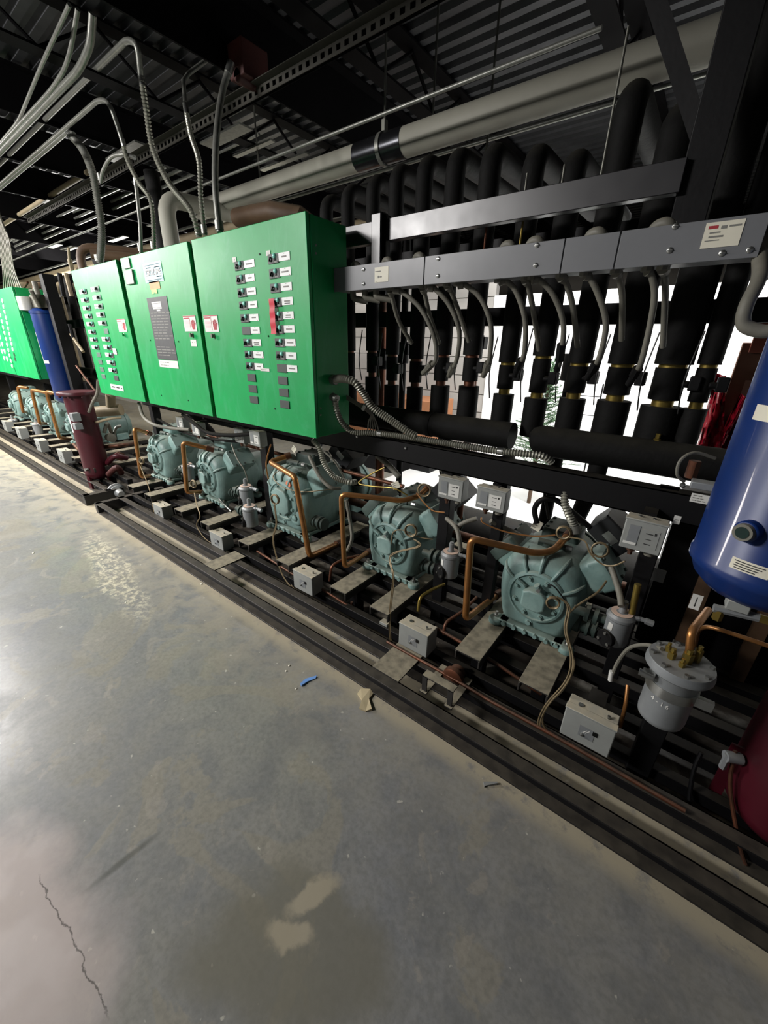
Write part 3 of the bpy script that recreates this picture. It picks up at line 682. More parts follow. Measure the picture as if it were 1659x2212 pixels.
for i, x in enumerate((P(770, 628, WY + .06).x, P(796, 636, WY + .06).x, P(820, 640, WY + .06).x)):
    t = MB(); t.tube(fillet([(x - .02, WY + .06, 1.725), (x - .02, WY + .06, 1.695), (x + .04, WY + .09, 1.685)], .02), .014, 10)
    tag(t.build('conduit_stub', greyt), 'short grey conduit elbow under the wireway, beside the green cabinet', 'conduit', 'short elbows under the wireway')
for i, (px_, z0, z1, mt) in enumerate(((1127, 1.80, 1.93, brass), (1050, 1.80, 1.93, copperdk), (1300, 1.98, 2.35, hangrod), (1218, 1.98, 2.06, hangrod), (1140, 1.98, 2.06, hangrod))):
    p = P(px_, 500 if i < 2 else 370, 1.66); mb = MB(); mb.cyl((p.x, 1.66, z0), (p.x, 1.66, z1), .004, n=8)
    tag(mb.build('rod', mt), ('thin brass rod between the wireway and the upper beam' if i == 0 else 'thin dark rod between the wireway and the upper beam' if i == 1 else ['tall thin rod rising above the upper beam', 'short rod stub above the upper beam, right one', 'short rod stub above the upper beam, left one'][i - 2]), 'rod')

# ------------------------------------------------------------------ compressors
tboxm = mat('grimy_black_box', '#26282a', .5, 0, .4, 10, dust=.4, dcol='#57564c')
def spline_ring(pts, y, k=3, s=1.0, c=(0, .2)):
    n = len(pts); out = []
    for i in range(n):
        p0, p1, p2, p3 = (Vector(pts[(i + j) % n]) for j in (-1, 0, 1, 2))
        for j in range(k):
            t = j / k; q = .5 * ((2 * p1) + (p2 - p0) * t + (2 * p0 - 5 * p1 + 4 * p2 - p3) * t * t + (3 * p1 - p0 - 3 * p2 + p3) * t ** 3)
            out.append(Vector((c[0] + (q.x - c[0]) * s, y, c[1] + (q.y - c[1]) * s)))
    return out
SEC = [(-.135, .03), (0, .028), (.135, .03), (.165, .09), (.184, .20), (.183, .30), (.148, .38), (.07, .425), (-.07, .425), (-.148, .38), (-.183, .30), (-.184, .20), (-.165, .09)]
def compressor(loc, label, L=.36, rear=None, style='bell', body=None, motor=None, tbox=True, crest=.265):
    body = body or teal; motor = motor or tealdk
    t = thing('compressor', label, 'compressor', loc, group=None)
    K = dict(local=True)
    # crankcase with a drawn-in shoulder and a rounded nose
    rings = [spline_ring(SEC, y, 3, s) for y, s in ((0.0, .74), (.006, .80), (.02, .88), (.045, .95), (.08, .99), (.12, 1), (L * .6, 1), (L * .9, .97), (L, .9))]
    mb = MB(); mb.loft(rings); mb.build('crankcase', body, t, sharp=60, **K)
    # base flange with feet
    mb = MB(); mb.bb(-.15, .15, .0, L + .02, .008, .034); mb.build('base_flange', body, t, bevel=.006, **K)
    for sx in (-1, 1):
        for yy in (.015, L - .02):
            mb = MB(); mb.lathe([(.034, 0), (.034, .022), (.028, .03), (.014, .032)], (sx * .165, yy, .0), n=16); mb.box((sx * .14, yy + .01, .02), (.07, .05, .028)); f = mb.build('foot', body, t, bevel=.004, **K)
            mb = MB(); mb.cyl((sx * .165, yy, .03), (sx * .165, yy, .046), .013, n=6); mb.cyl((sx * .165, yy, .046), (sx * .165, yy, .062), .007, n=8); mb.build('foot_bolt', steel, f, **K)
    # front bell: raised flange ring, pump cover, ribs, bolts
    cz = .228
    mb = MB(); mb.lathe([(.125, .012), (.128, -.004), (.122, -.014), (.112, -.018), (.108, -.010), (.07, -.012)], (0, 0, cz), 'Y', 36); mb.build('front_flange', body, t, sharp=30, **K)
    if style == 'bell':
        mb = MB(); mb.loft([[Vector((x * s * .052 + .004, y, cz + .004 + z * s * .05)) for x, z in ((-1, -.7), (-.6, -1), (.6, -1), (1, -.6), (1, .6), (.55, 1), (-.5, 1), (-1, .7))] for y, s in ((-.008, 1), (-.05, 1), (-.058, .9))], False)
        pc = mb.build('oil_pump_cover', body, t, bevel=.004, **K)
        for a_, b_, r_ in (((.03, -.03, cz + .045), (.005, -.045, cz + .085), .014), ((-.05, -.03, cz + .05), (-.085, -.03, cz + .07), .011), ((.05, -.03, cz - .02), (.06, -.03, cz + .055), .010)):
            mb = MB(); mb.cyl(a_, b_, r_, n=8); mb.build('pump_port', body, pc, **K)
        mb = MB(); mb.cyl((.02, -.05, cz + .07), (.02, -.07, cz + .075), .009, n=6); mb.build('pump_plug', steel, pc, **K)
    elif style == 'port':
        mb = MB(); mb.loft([[Vector((x * s, y, cz + z * s)) for x, z in ((-.07, -.04), (-.04, -.075), (.03, -.085), (.075, -.05), (.075, .03), (.04, .075), (-.03, .085), (-.075, .05))] for y, s in ((-.008, 1), (-.034, 1), (-.04, .9))], False)
        pc = mb.build('front_cover', body, t, bevel=.005, **K)
        mb = MB(); mb.lathe([(.05, .03), (.05, -.006), (.042, -.012), (.026, -.012), (.024, -.002)], (.10, .0, cz - .085), 'Y', 22); mb.lathe([(.018, 0), (.018, -.02), (.010, -.024)], (.10, 0, cz - .085), 'Y', 12)
        mb.build('side_port', body, t, **K)
    for i in range(8):
        a = 2 * PI * (i + .5) / 8; mb = MB(); p = Vector((.094 * math.cos(a), -.011, cz + .094 * math.sin(a))); mb.cyl(p, p + Vector((0, -.006, 0)), .0115, n=12); mb.cyl(p + Vector((0, -.005, 0)), p + Vector((0, -.014, 0)), .0085, n=6); mb.build('flange_bolt', body, t, **K)
    # cast ribs fanning from the flange over the shoulder
    mb = MB()
    for a in (28, 62, 90, 118, 152):
        ca, sa = math.cos(R(a)), math.sin(R(a)); pts = []
        for q, yy, hh in ((.12, -.004, .012), (.15, .0, .016), (.18, .015, .02), (.205, .05, .018), (.212, .09, .008)):
            pts.append(Vector((ca * q * .92, yy - hh * .4, cz + sa * q)))
        mb.tube(pts, [.006, .008, .009, .008, .003], 8)
    mb.build('cast_rib', body, t, **K)
    mb = MB()
    for i, x in enumerate((-.12, -.07, -.02, .03, .08, .125)):
        mb2 = MB(); mb2.cyl((x, -.012, .024), (x, .004, .024), .011, n=6); mb2.build('sump_bolt', body, t, **K)
    for (x, z) in ((-.01, .085),):
        mb2 = MB(); mb2.cyl((x, .0, z), (x, -.004, z), .017, n=16); mb2.cyl((x, -.004, z), (x, -.014, z), .012, n=6); mb2.build('drain_plug', body, t, **K)
    # cylinder banks: two at the sides, one upright towards the back
    for k, (ang, y0, y1, r0, r1, w) in enumerate(((50, .07, .28, .10, .275, .15), (-50, .07, .28, .10, .25, .15), (0, .13 + (.27 - crest) * 2, .33 + (.27 - crest) * 1.2, .10, crest, .16))):
        M = Matrix.Rotation(R(ang), 3, 'Y'); c0 = Vector((0, 0, .2)); ym = (y0 + y1) / 2; ly = y1 - y0
        def ring(r_, sw, sl, rad=.03):
            out = []
            for i in range(4):
                sx, sy = ((-1, -1), (1, -1), (1, 1), (-1, 1))[i]; ccx, ccy = sx * (w * sw / 2 - rad), sy * (ly * sl / 2 - rad)
                for j in range(5):
                    a = [PI, 1.5 * PI, 0, .5 * PI][i] + j * PI / 8; out.append(c0 + M @ Vector((ccx + rad * math.cos(a), 0, r_)) + Vector((0, ym + ccy + rad * math.sin(a), 0)))
            return out
        mb = MB(); mb.loft([ring(r0, 1.05, .95), ring(r1 - .06, .95, .92), ring(r1 - .035, 1.0, 1.0), ring(r1 - .012, 1.0, 1.0)]); mb.build('cylinder_bank', body, t, sharp=45, **K)
        mb = MB(); mb.loft([ring(r1 - .012, 1.03, 1.03, .02), ring(r1 + .035, 1.03, 1.03, .02), ring(r1 + .045, .96, .97, .02)], True)
        hd = mb.build('cylinder_head', [body, tealdk, tealdk if crest < .26 else body][k], t, sharp=35, **K)
        mb = MB(); 
        for sx in (-1, 1):
            for sy in (-.8, 0, .8):
                p = c0 + M @ Vector((sx * w * .4, 0, r1 + .045)) + Vector((0, ym + sy * ly * .45, 0)); d = M @ Vector((0, 0, 1)); mb2 = MB(); mb2.cyl(p, p + d * .008, .009, n=6); mb2.build('head_bolt', tealdk, hd, **K)
        mb.bm.free()
    # motor end
    rl = rear or .26
    mb = MB(); mb.lathe([(.15, L - .03), (.158, L - .01), (.158, L + .02), (.15, L + .03), (.15, L + rl - .04), (.16, L + rl - .035), (.16, L + rl - .01), (.13, L + rl + .02), (.05, L + rl + .03)], (0, 0, .195), 'Y', 32); mb.build('motor_housing', motor, t, sharp=35, **K)
    mb = MB(); mb.bb(-.12, .12, L + rl * .3, L + rl * .85, .0, .09); mb.build('rear_foot', motor, t, bevel=.01, **K)
    if tbox:
        M = Matrix.Rotation(R(38), 3, 'Y')
        mb = MB(); c = Vector((.2, L - .02, .49)); mb.box(c, (.17, .19, .11), M); tb = mb.build('terminal_box', tboxm, t, bevel=.004, **K)
        mb = MB(); mb.box(c + M @ Vector((0, 0, .059)), (.178, .198, .008), M); mb.build('terminal_box_lid', black, tb, bevel=.002, **K)
        mb = MB(); mb.box(c + M @ Vector((-.0, -.096, .0)), (.06, .003, .035), M); mb.build('rating_plate', steel, tb, **K)
    # suction and discharge service valves
    mb = MB(); mb.lathe([(.04, .15), (.04, .185), (.03, .19), (.03, .21), (.042, .212), (.042, .224), (.03, .226), (.03, .24), (.04, .242), (.04, .252)], (0, .10, .11), 'X', 18); mb.build('oil_port_flange', tealdk, t, sharp=30, **K)
    mb = MB(); mb.cyl((-.02, .12, .39), (-.02, .12, .445), .026, n=14); mb.cyl((-.06, .115, .44), (.03, .125, .44), .018, n=12); mb.cyl((.03, .125, .44), (.055, .128, .44), .013, n=6); mb.build('discharge_valve', tealdk, t, **K)
    mb = MB(); mb.cyl((.055, .128, .44), (.08, .13, .44), .014, n=8); mb.build('valve_cap', steel, t, **K)
    return t
CZ = .252
c5 = compressor((-.35, 1.59, CZ), 'nearest grey-green compressor, at the right, seen from its bolted front', crest=.225)
c4 = compressor((-1.165, 1.585, CZ), 'second grey-green compressor from the right, coiled tube hanging on its front', crest=.225)
c3 = compressor((-2.07, 1.585, CZ), 'large grey-green compressor in the middle with orange sticker and round side port', L=.44, rear=.3, style='port', motor=teal, crest=.235)
c3.scale = (1.14, 1, 1.12)
c2 = compressor((-3.02, 1.57, CZ), 'grey-green compressor second from left end, under the middle cabinet', motor=teal, tbox=False)
c1 = compressor((-3.92, 1.57, CZ), 'grey-green compressor at the left end of the near skid', motor=teal, tbox=False)
for i, (x, lb) in enumerate(((-6.15, 'grey-green compressor of the far rack, partly behind the small maroon tank'), (-7.05, 'far rack compressor, second beyond the maroon tank'), (-7.95, 'far rack compressor, third beyond the maroon tank'), (-8.9, 'far rack compressor, fourth beyond the maroon tank'))):
    dup(c1, (x, 1.55, CZ), label=lb)
mb = MB(); p = P(622, 1046, 1.575); mb.lathe([(.024, 0), (.024, .012)], p + Vector((0.0, -.0, 0)), 'Y', 8); tag(mb.build('orange_sticker', mat('salmon_sticker', '#e2825f', .5)), 'small salmon orange sticker on the large middle compressor', 'sticker')
# paper tags on c4, c5
for (q, y, w, h, lb, a) in (((1160, 1135), 1.72, .04, .05, 'white paper tag tied above the nearest compressor', .3), ((855, 1048), 1.72, .055, .04, 'white engraved tag tilted on top of the second compressor from right', -.5), ((635, 970), 1.6, .035, .04, 'square white tag above the large middle compressor', .7)):
    p = P(q[0], q[1], y); o = sticker('paper_tag', p, w, h, None, cream, lines(greyink, w, h, 3, 4), M=Matrix.Rotation(a, 3, 'Y')); tag(o, lb, 'tag')

# ------------------------------------------------------------------ copper discharge lines
def pipe(name, pts, r, m, label, cat='pipe', fr_=.04, group=None, n=12, caps=()):
    t = thing(name, label, cat, pts[-1], group=group); mb = MB(); mb.tube(fillet(pts, fr_), r, n); mb.build('pipe_run', m, t)
    for c in caps:
        a, b = Vector(c[0]), Vector(c[1]); mb = MB(); mb.tube([a, b], c[2], 12); mb.build('fitting', c[3], t)
    return t
CP = [([(1232, 1150, 1.78), (1196, 1190, 1.64), (1160, 1196, 1.58), (1017, 1163, 1.42), (1005, 1338, 1.42), (1080, 1280, 1.8)], .0155, 'orange-brown copper loop in front of the nearest compressor'),
      ([(925, 1052, 1.76), (905, 1072, 1.68), (868, 1082, 1.6), (737, 1067, 1.42), (744, 1225, 1.42), (800, 1190, 1.75)], .0145, 'orange-brown copper loop left of the second compressor from right'),
      ([(628, 983, 1.62), (583, 998, 1.5), (637, 1030, 1.42), (668, 1202, 1.42), (735, 1172, 1.75)], .017, 'thick copper loop crossing the front of the large middle compressor'),
      ([(462, 972, 1.6), (395, 955, 1.42), (404, 1064, 1.42), (445, 1062, 1.65)], .017, 'copper loop left of the second compressor from left end'),
      ([(325, 937, 1.6), (290, 926, 1.42), (305, 1030, 1.42), (338, 1027, 1.65)], .017, 'copper loop left of the leftmost near compressor')]
for pts, r, lb in CP:
    q = [P(*a) for a in pts]; k = len(q)
    pipe('discharge_pipe', q, r, copper, lb, fr_=.035, group='copper discharge loops', caps=[(q[-1], q[-1].lerp(q[-2], .15), r * 1.35, copperdk), (q[0], q[0].lerp(q[1], .25), r * 1.3, copperdk)])
for i, (a, b, c_, d) in enumerate((((140, 855, 1.5), (100, 845, 1.42), (128, 945, 1.42), (160, 950, 1.7)), ((110, 850, 1.5), (68, 842, 1.42), (86, 915, 1.42), (110, 915, 1.7)), ((60, 838, 1.5), (38, 835, 1.42), (50, 890, 1.42), (70, 890, 1.7)))):
    pipe('discharge_pipe', [P(*a), P(*b), P(*c_), P(*d)], .02, copper, 'copper loop on the far rack, ' + ['nearest', 'second', 'third'][i] + ' behind the maroon tank', fr_=.05, group='copper loops of the far rack')
# small copper and oil lines under the machines
SP = [([(760, 1300, 1.42), (762, 1345, 1.42), (775, 1355, 1.40), (838, 1388, 1.36)], .008, copperdk, 'brown copper line dropping behind the fourth cross beam and running to the long oil pipe'),
      ([(836, 1386, 1.355), (960, 1455, 1.34), (1060, 1515, 1.34), (1180, 1580, 1.34), (1290, 1642, 1.33), (1480, 1752, 1.33)], .0075, copperdk, 'long bare copper line running along the front of the near skid'),
      ([(555, 1190, 1.36), (640, 1245, 1.36), (700, 1275, 1.38), (757, 1312, 1.4)], .008, copperdk, 'thin copper line behind the middle grey control box'),
      ([(903, 1320, 1.40), (907, 1290, 1.42), (930, 1275, 1.5), (960, 1262, 1.6)], .008, brass, 'small brassy line with valve between the fourth and fifth cross beams'),
      ([(712, 1255, 1.40), (716, 1222, 1.42), (740, 1208, 1.5), (775, 1200, 1.6)], .008, copperdk, 'short bent copper line near the foot of the second copper loop'),
      ([(958, 1370, 1.40), (962, 1345, 1.42), (1000, 1320, 1.55), (1030, 1290, 1.65)], .008, copperdk, 'short bent copper line left of the nearest copper loop foot'),
      ([(940, 1355, 1.40), (1060, 1425, 1.40), (1170, 1500, 1.40)], .008, copperdk, 'thin copper line between the two beams of the nearest compressor'),
      ([(285, 1095, 1.36), (320, 1118, 1.36), (352, 1128, 1.37)], .022, tanp, 'dusty tan pipe stub at the left end of the near skid'),
      ([(1340, 1570, 1.38), (1352, 1520, 1.38), (1356, 1480, 1.42)], .007, copper, 'short copper tube rising behind the nearest control box'),
      ([(1500, 1400, 1.5), (1508, 1360, 1.4), (1530, 1352, 1.35), (1600, 1375, 1.34), (1659, 1395, 1.34), (1700, 1410, 1.34)], .0065, copper, 'thin copper line passing right under the blue tank'),
      ([(1488, 1425, 1.2), (1493, 1365, 1.2), (1530, 1318, 1.36)], .0105, copper, 'copper bend rising from the silver strainer')]
for pts, r, m_, lb in SP:
    pipe('oil_line', [PZ(a[0], a[1], .115) for a in pts] if lb.startswith('long bare') else [P(*a) for a in pts], r, m_, lb, fr_=.03)
mb = MB(); a, b = P(822, 1383, 1.36), P(842, 1398, 1.355); mb.cyl(a, b, .017); o = mb.build('brass_coupling', steel); tag(o, 'short bright coupling on the copper line left of the second control box', 'pipe fitting')
a, b = P(965, 1455, 1.30), P(1005, 1450, 1.36)
mb = MB(); mb.lathe([(.04, 0), (.05, .006), (.05, .03), (.035, .04), (.035, .07)], P(975, 1468, 1.27), 'Y', 20); o = mb.build('ball_check', copperdk); tag(o, 'dark round flanged fitting resting on the saddle in the front rail', 'pipe fitting')
mb = MB(); p = P(252, 1062, 1.36); mb.lathe([(.05, -.02), (.085, -.014), (.085, .006), (.07, .012), (.07, .03), (.05, .04), (.03, .12)], p, 'X', 20)
o = mb.build('end_flange', silver); tag(o, 'pale bolted round flange at the left end of the near skid', 'pipe flange')

# ------------------------------------------------------------------ oil level regulators
def regulator(loc, label, s=1.0, arm=True):
    t = thing('oil_regulator', label, 'oil regulator', loc); t.scale = (s, s, s); K = dict(local=True)
    mb = MB(); mb.lathe([(.02, -.075), (.042, -.07), (.044, -.06), (.044, .035), (.048, .04), (.048, .05), (.04, .06), (.012, .066)], (0, 0, 0), n=28); mb.build('pot', silver, t, sharp=35, **K)
    mb = MB(); mb.cyl((0, 0, .06), (0, 0, .105), .013, n=12); mb.cyl((0, 0, .105), (0, 0, .112), .009); mb.build('stem', silver, t, **K)
    mb = MB(); mb.lathe([(.036, .0625), (.0365, .0645)], n=20); mb.lathe([(.036, .0605), (.0, .0665)], n=20); mb.build('top_sticker', mat('peach_sticker_%d' % len(MATS), '#e8c9b4', .6), t, **K)
    d = Vector((-.55, -.83, 0)).normalized(); c = d * .036 + Vector((0, 0, -.045))
    mb = MB(); mb.cyl(c, c + d * .018, .034, n=24); fl = mb.build('black_flange', blackm, t, bevel=.002, **K)
    u = Vector((-d.y, d.x, 0))
    for a in (90, 210, 330):
        q = c + d * .018 + u * math.cos(R(a)) * .024 + Vector((0, 0, math.sin(R(a)) * .024)); mb = MB(); mb.cyl(q, q + d * .006, .0065, n=6); mb.build('flange_screw', steel, fl, **K)
    mb = MB(); mb.cyl((-.04, .01, .0), (-.16, .01, .0), .018, n=12); mb.cyl((-.07, .01, 0), (-.085, .01, 0), .034, n=20); mb.cyl((-.10, .01, 0), (-.115, .01, 0), .034, n=20); mb.build('side_arm', tealdk, t, **K)
    mb = MB(); mb.cyl((.03, .0, .05), (.055, .01, .055), .01, n=6); mb.cyl((.05, .01, .055), (.09, .015, .052), .008); mb.cyl((.075, .013, .053), (.1, .016, .05), .012, n=6); mb.build('shut_off_valve', silver, t, **K)
    mb = MB(); mb.box((-.022, -.038, .01), (.018, .002, .03), Euler((0, 0, -.52))); mb.build('side_label', white, t, **K)
    return t
regulator(P(1335, 1352, 1.5), 'silver oil regulator pot right of the nearest compressor', 1.0)
regulator(P(972, 1215, 1.54), 'silver oil regulator pot right of the second compressor from right', 1.0)
regulator(P(541, 1112, 1.44), 'lower of two silver regulator pots left of the large middle compressor', 1.1)
regulator(P(533, 1068, 1.55), 'upper of two silver regulator pots left of the large middle compressor', 1.1)
regulator(P(407, 1018, 1.5), 'small silver regulator pot between the two left compressors', 1.0)
regulator(P(30, 915, 1.45), 'silver regulator pot on the far rack, near left picture edge', 1.2)
regulator(P(82, 925, 1.45), 'silver regulator pot on the far rack, left of the maroon tank', 1.2)

# ------------------------------------------------------------------ pressure controls
def control_box(c, w, h, d, label, kind='low', rz=0.0, group=None):
    t = thing('control_box', label, 'control box', c, rz, group); K = dict(local=True)
    mb = MB(); mb.bb(-w / 2, w / 2, -d / 2, d / 2, -h / 2, h / 2); mb.build('housing', greybox, t, bevel=.004, **K)
    mb = MB(); mb.bb(-w / 2 - .002, w / 2 + .002, -d / 2 - .002, -d / 2 + .03, h / 2 - .004, h / 2 + .003); mb.build('cover_lip', greybox, t, bevel=.002, **K)
    f = -d / 2
    if kind == 'low':
        mb = MB(); mb.bb(.018, .034, f - .002, f, .0, .018); mb.build('reset_window', knobm, t, **K)
        mb = MB(); mb.lathe([(.006, 0), (.006, -.006), (.003, -.008)], (-.012, f, -.018), 'Y', 10); mb.build('cover_screw', steel, t, **K)
        mb = MB(); mb.box((0, f - .0008, -.005), (.05, .001, .05)); mb.box((-.005, f - .0016, .0), (.002, .001, .02), Euler((0, .6, 0)), mi=1); mb.box((.003, f - .0016, .002), (.002, .001, .02), Euler((0, .6, 0)), mi=1); mb.build('faded_label', [greyt if 0 else silver, white], t, **K)
        mb = MB(); mb.cyl((-w * .25, 0, h / 2), (-w * .25, 0, h / 2 + .004), .009); mb.cyl((w * .3, .0, h / 2), (w * .3, 0, h / 2 + .012), .005); mb.build('top_boss', steel, t, **K)
    else:
        mb = MB(); mb.bb(-w * .36, -w * .1, f - .002, f, -h * .3, h * .32); mb.build('scale_window', silver, t, **K)
        sticker('rating_label', (w * .16, f - .001, -h * .03), w * .42, h * .58, t, white, [(greyink, -.004, h * .16, .02, .003), (greyink, .006, -h * .05, .014, .002), (greyink, -.002, -h * .2, .02, .002), (knobm, w * .12, h * .18, .006, .008)]) if 0 else None
        mb = MB(); mb.box((w * .16, f - .0008, -h * .03), (w * .42, .0014, h * .58)); mb.box((w * .14, f - .0018, h * .14), (.02, .001, .003), mi=1); mb.box((w * .14, f - .0018, -h * .04), (.016, .001, .002), mi=1); mb.box((w * .14, f - .0018, -h * .2), (.018, .001, .003), mi=1); mb.box((w * .28, f - .0018, h * .16), (.006, .001, .009), mi=1)
        mb.build('rating_label', [white if kind == 'white' else greybox, ink], t, **K)
        mb = MB(); mb.box((-w * .27, f - .0024, -h * .28), (w * .32, .001, .009)); mb.build('white_strip', white, t, **K)
        for sx in (-.2, .15):
            mb = MB(); mb.cyl((w * sx, 0, h / 2), (w * sx, 0, h / 2 + .006), .006, n=8); mb.build('adjusting_screw', steel, t, **K)
        mb = MB(); mb.cyl((-w * .2, 0, -h / 2 + .002), (-w * .2, 0, -h / 2 - .016), .014, n=10); mb.cyl((-w * .2, 0, -h / 2 - .016), (-w * .2, 0, -h / 2 - .032), .008, n=6); mb.build('bellows_fitting', copperdk, t, **K)
        mb = MB(); mb.cyl((w * .25, 0, -h / 2), (w * .25, 0, -h / 2 - .018), .015); mb.build('conduit_hub', greyt, t, **K)
    return t
LB = [((-.015, 1.285, .235), .165, .135, .08, 'largest grey control box, nearest, low at the right by the front rail'),
      ((-.80, 1.345, .185), .165, .13, .09, 'grey control box low in front of the second compressor from right'),
      ((-1.59, 1.345, .185), .165, .125, .09, 'grey control box low in front of the large middle compressor'),
      (None, .165, .12, .09, 'grey control box low below the two silver pots left of middle'),
      (None, .165, .12, .09, 'grey control box lowest at the left end of the near skid')]
for i, (c, w, h, d, lb) in enumerate(LB):
    if c is None: c = P(*((474, 1167) if i == 3 else (348, 1104)), 1.33); c = (c.x, 1.35, c.z)
    b_ = control_box(c, w, h, d, lb, 'low', 0, None)
    mb = MB(); mb.bb(c[0] - .03, c[0] + .03, c[1] + d / 2, 1.46, c[2] - .02, c[2] + .02); br = mb.build('mounting_bracket', blackm, b_)
for i, q in enumerate(((138, 985), (88, 962), (45, 935), (15, 920))):
    p = P(q[0], q[1], 1.3); control_box((p.x, 1.32, p.z), .2, .15, .1, 'grey control box of the far rack, ' + ['nearest', 'second', 'third', 'fourth'][i] + ' along its front rail', 'low')
UB = [((972, 1057), 1.575, .13, .105, .06, 'white', 'grey pressure switch hung left of the pair, above second compressor from right'), ((1059, 1080), 1.575, .135, .1, .06, 'white', 'grey pressure switch with white label between the two nearest compressors'),
      ((1388, 1160), 1.47, .12, .11, .07, 'grey', 'grey pressure switch at the right, below the beam label'), ((388, 915), 1.6, .11, .1, .06, 'white', 'left pressure switch of the pair above the second compressor from left'),
      ((422, 927), 1.56, .11, .1, .06, 'white', 'right pressure switch of the pair above the second compressor from left'), ((516, 942), 1.6, .11, .1, .06, 'grey', 'left pressure switch of the pair left of the large middle compressor'), ((550, 948), 1.54, .11, .1, .06, 'white', 'right pressure switch of the pair left of the large middle compressor')]
UBO = []
for q, y, w, h, d, k, lb in UB:
    p = P(q[0], q[1], y); o = control_box((p.x, p.y + d / 2, p.z), w, h, d, lb, k); UBO.append(o)
    mb = MB(); mb.bb(p.x - .02, p.x + .02, p.y + d - .002, max(1.66, p.y + d + .02), p.z + h * .1, p.z + h * .6); mb.build('hanger_bracket', blackm, o)
mb = MB(); p = P(831, 1348, 1.40); mb.bb(p.x - .022, p.x + .03, 1.38, 1.42, p.z - .03, p.z + .02); o = mb.build('junction_box', greybox, bevel=.003); tag(o, 'tiny grey junction box left of the second control box', 'junction box')

# ------------------------------------------------------------------ capillary and cable bundles
def coil(mb, c, r, turns, ax, wr=.0028, jit=.004, seed=0, pitch=.004):
    rnd = random.Random(seed); ax = Vector(ax).normalized(); u = ax.orthogonal().normalized(); w = ax.cross(u); pts = []
    for i in range(turns * 20 + 1):
        a = 2 * PI * i / 20; rr_ = r * (1 + .08 * math.sin(a * .37 + seed)); pts.append(Vector(c) + (u * math.cos(a) + w * math.sin(a)) * rr_ + ax * (i / 20 * pitch))
    mb.tube(pts, wr, 6); return pts
CB = [('coiled capillary tube on the front of the second compressor from right', (889, 1145), 1.43, .028, [(895, 1165, 1.42), (905, 1180, 1.41), (845, 1200, 1.4), (850, 1250, 1.35), (842, 1330, 1.33), (846, 1390, 1.32), (865, 1405, 1.34)] ),
      ('coiled capillary tube on the front of the nearest compressor', (1195, 1300, ), 1.40, .022, [(1205, 1290, 1.4), (1228, 1310, 1.40), (1222, 1360, 1.37), (1235, 1420, 1.33), (1225, 1470, 1.3), (1180, 1525, 1.27), (1165, 1565, 1.27), (1185, 1595, 1.29), (1230, 1615, 1.3)]),
      ('coiled capillary tube on the large middle compressor', (596, 1078), 1.42, .03, [(592, 1085, 1.41), (597, 1130, 1.4), (590, 1165, 1.38), (598, 1205, 1.36), (612, 1245, 1.34), (640, 1280, 1.33), (655, 1285, 1.34)]),
      ('coiled capillary tube on the second compressor from left end', (420, 1045), 1.43, .03, [(420, 1065, 1.42), (425, 1090, 1.4), (432, 1115, 1.38), (425, 1135, 1.37), (440, 1160, 1.36), (465, 1180, 1.36)]),
      ('coiled capillary tube on the leftmost near compressor', (308, 995), 1.43, .03, [(300, 1000, 1.42), (315, 1035, 1.4), (325, 1065, 1.38), (330, 1090, 1.36), (333, 1110, 1.34)])]
for i, (lb, q, y, r, path) in enumerate(CB):
    c = P(q[0], q[1], y); t = thing('capillary_tube', lb, 'capillary tube', P(*path[-1]))
    mb = MB(); coil(mb, c, r, 4, (.15, -1, .1), seed=i); mb.build('coil', capil, t)
    for s_ in (-.004, .004):
        mb = MB(); mb.tube(smooth([P(*a) + Vector((s_, 0, 0)) for a in path], 8), .0032, 6); mb.build('tube_run', capil, t)
t = thing('capillary_tube', 'armoured tube with loop hanging at the upper right of the nearest compressor', 'capillary tube', P(1290, 1190, 1.55))
mb = MB(); coil(mb, P(1296, 1187, 1.5), .028, 2, (.1, -1, .1), seed=8); mb.build('coil', capil, t)
mb = MB(); mb.tube(smooth([P(1225, 1160, 1.6), P(1262, 1168, 1.52), P(1275, 1195, 1.5), P(1300, 1218, 1.5), P(1325, 1222, 1.49), P(1350, 1212, 1.48)], 8), .0032, 6); mb.build('tube_run', capil, t)
t = thing('capillary_tube', 'looped capillary tube between pressure switch and the top of the nearest compressor', 'capillary tube', P(1230, 1150, 1.6))
mb = MB(); coil(mb, P(1218, 1150, 1.6), .026, 3, (.1, -1, .15), seed=5); mb.build('coil', capil, t)
mb = MB(); mb.tube(smooth([P(1040, 1118, 1.6), P(1045, 1130, 1.59), P(1090, 1148, 1.6), P(1150, 1158, 1.6), P(1200, 1156, 1.6)], 8), .0036, 6); mb.build('tube_run', copper, t)
t = thing('capillary_tube', 'looped capillary tube on top of the second compressor from right', 'capillary tube', P(915, 1055, 1.6))
mb = MB(); coil(mb, P(917, 1058, 1.58), .03, 3, (.3, -1, .1), seed=3); mb.build('coil', capil, t)
mb = MB(); mb.tube(smooth([P(900, 1065, 1.58), P(915, 1085, 1.56), P(935, 1103, 1.55), P(960, 1107, 1.55)], 8), .0036, 6); mb.build('tube_run', copper, t)
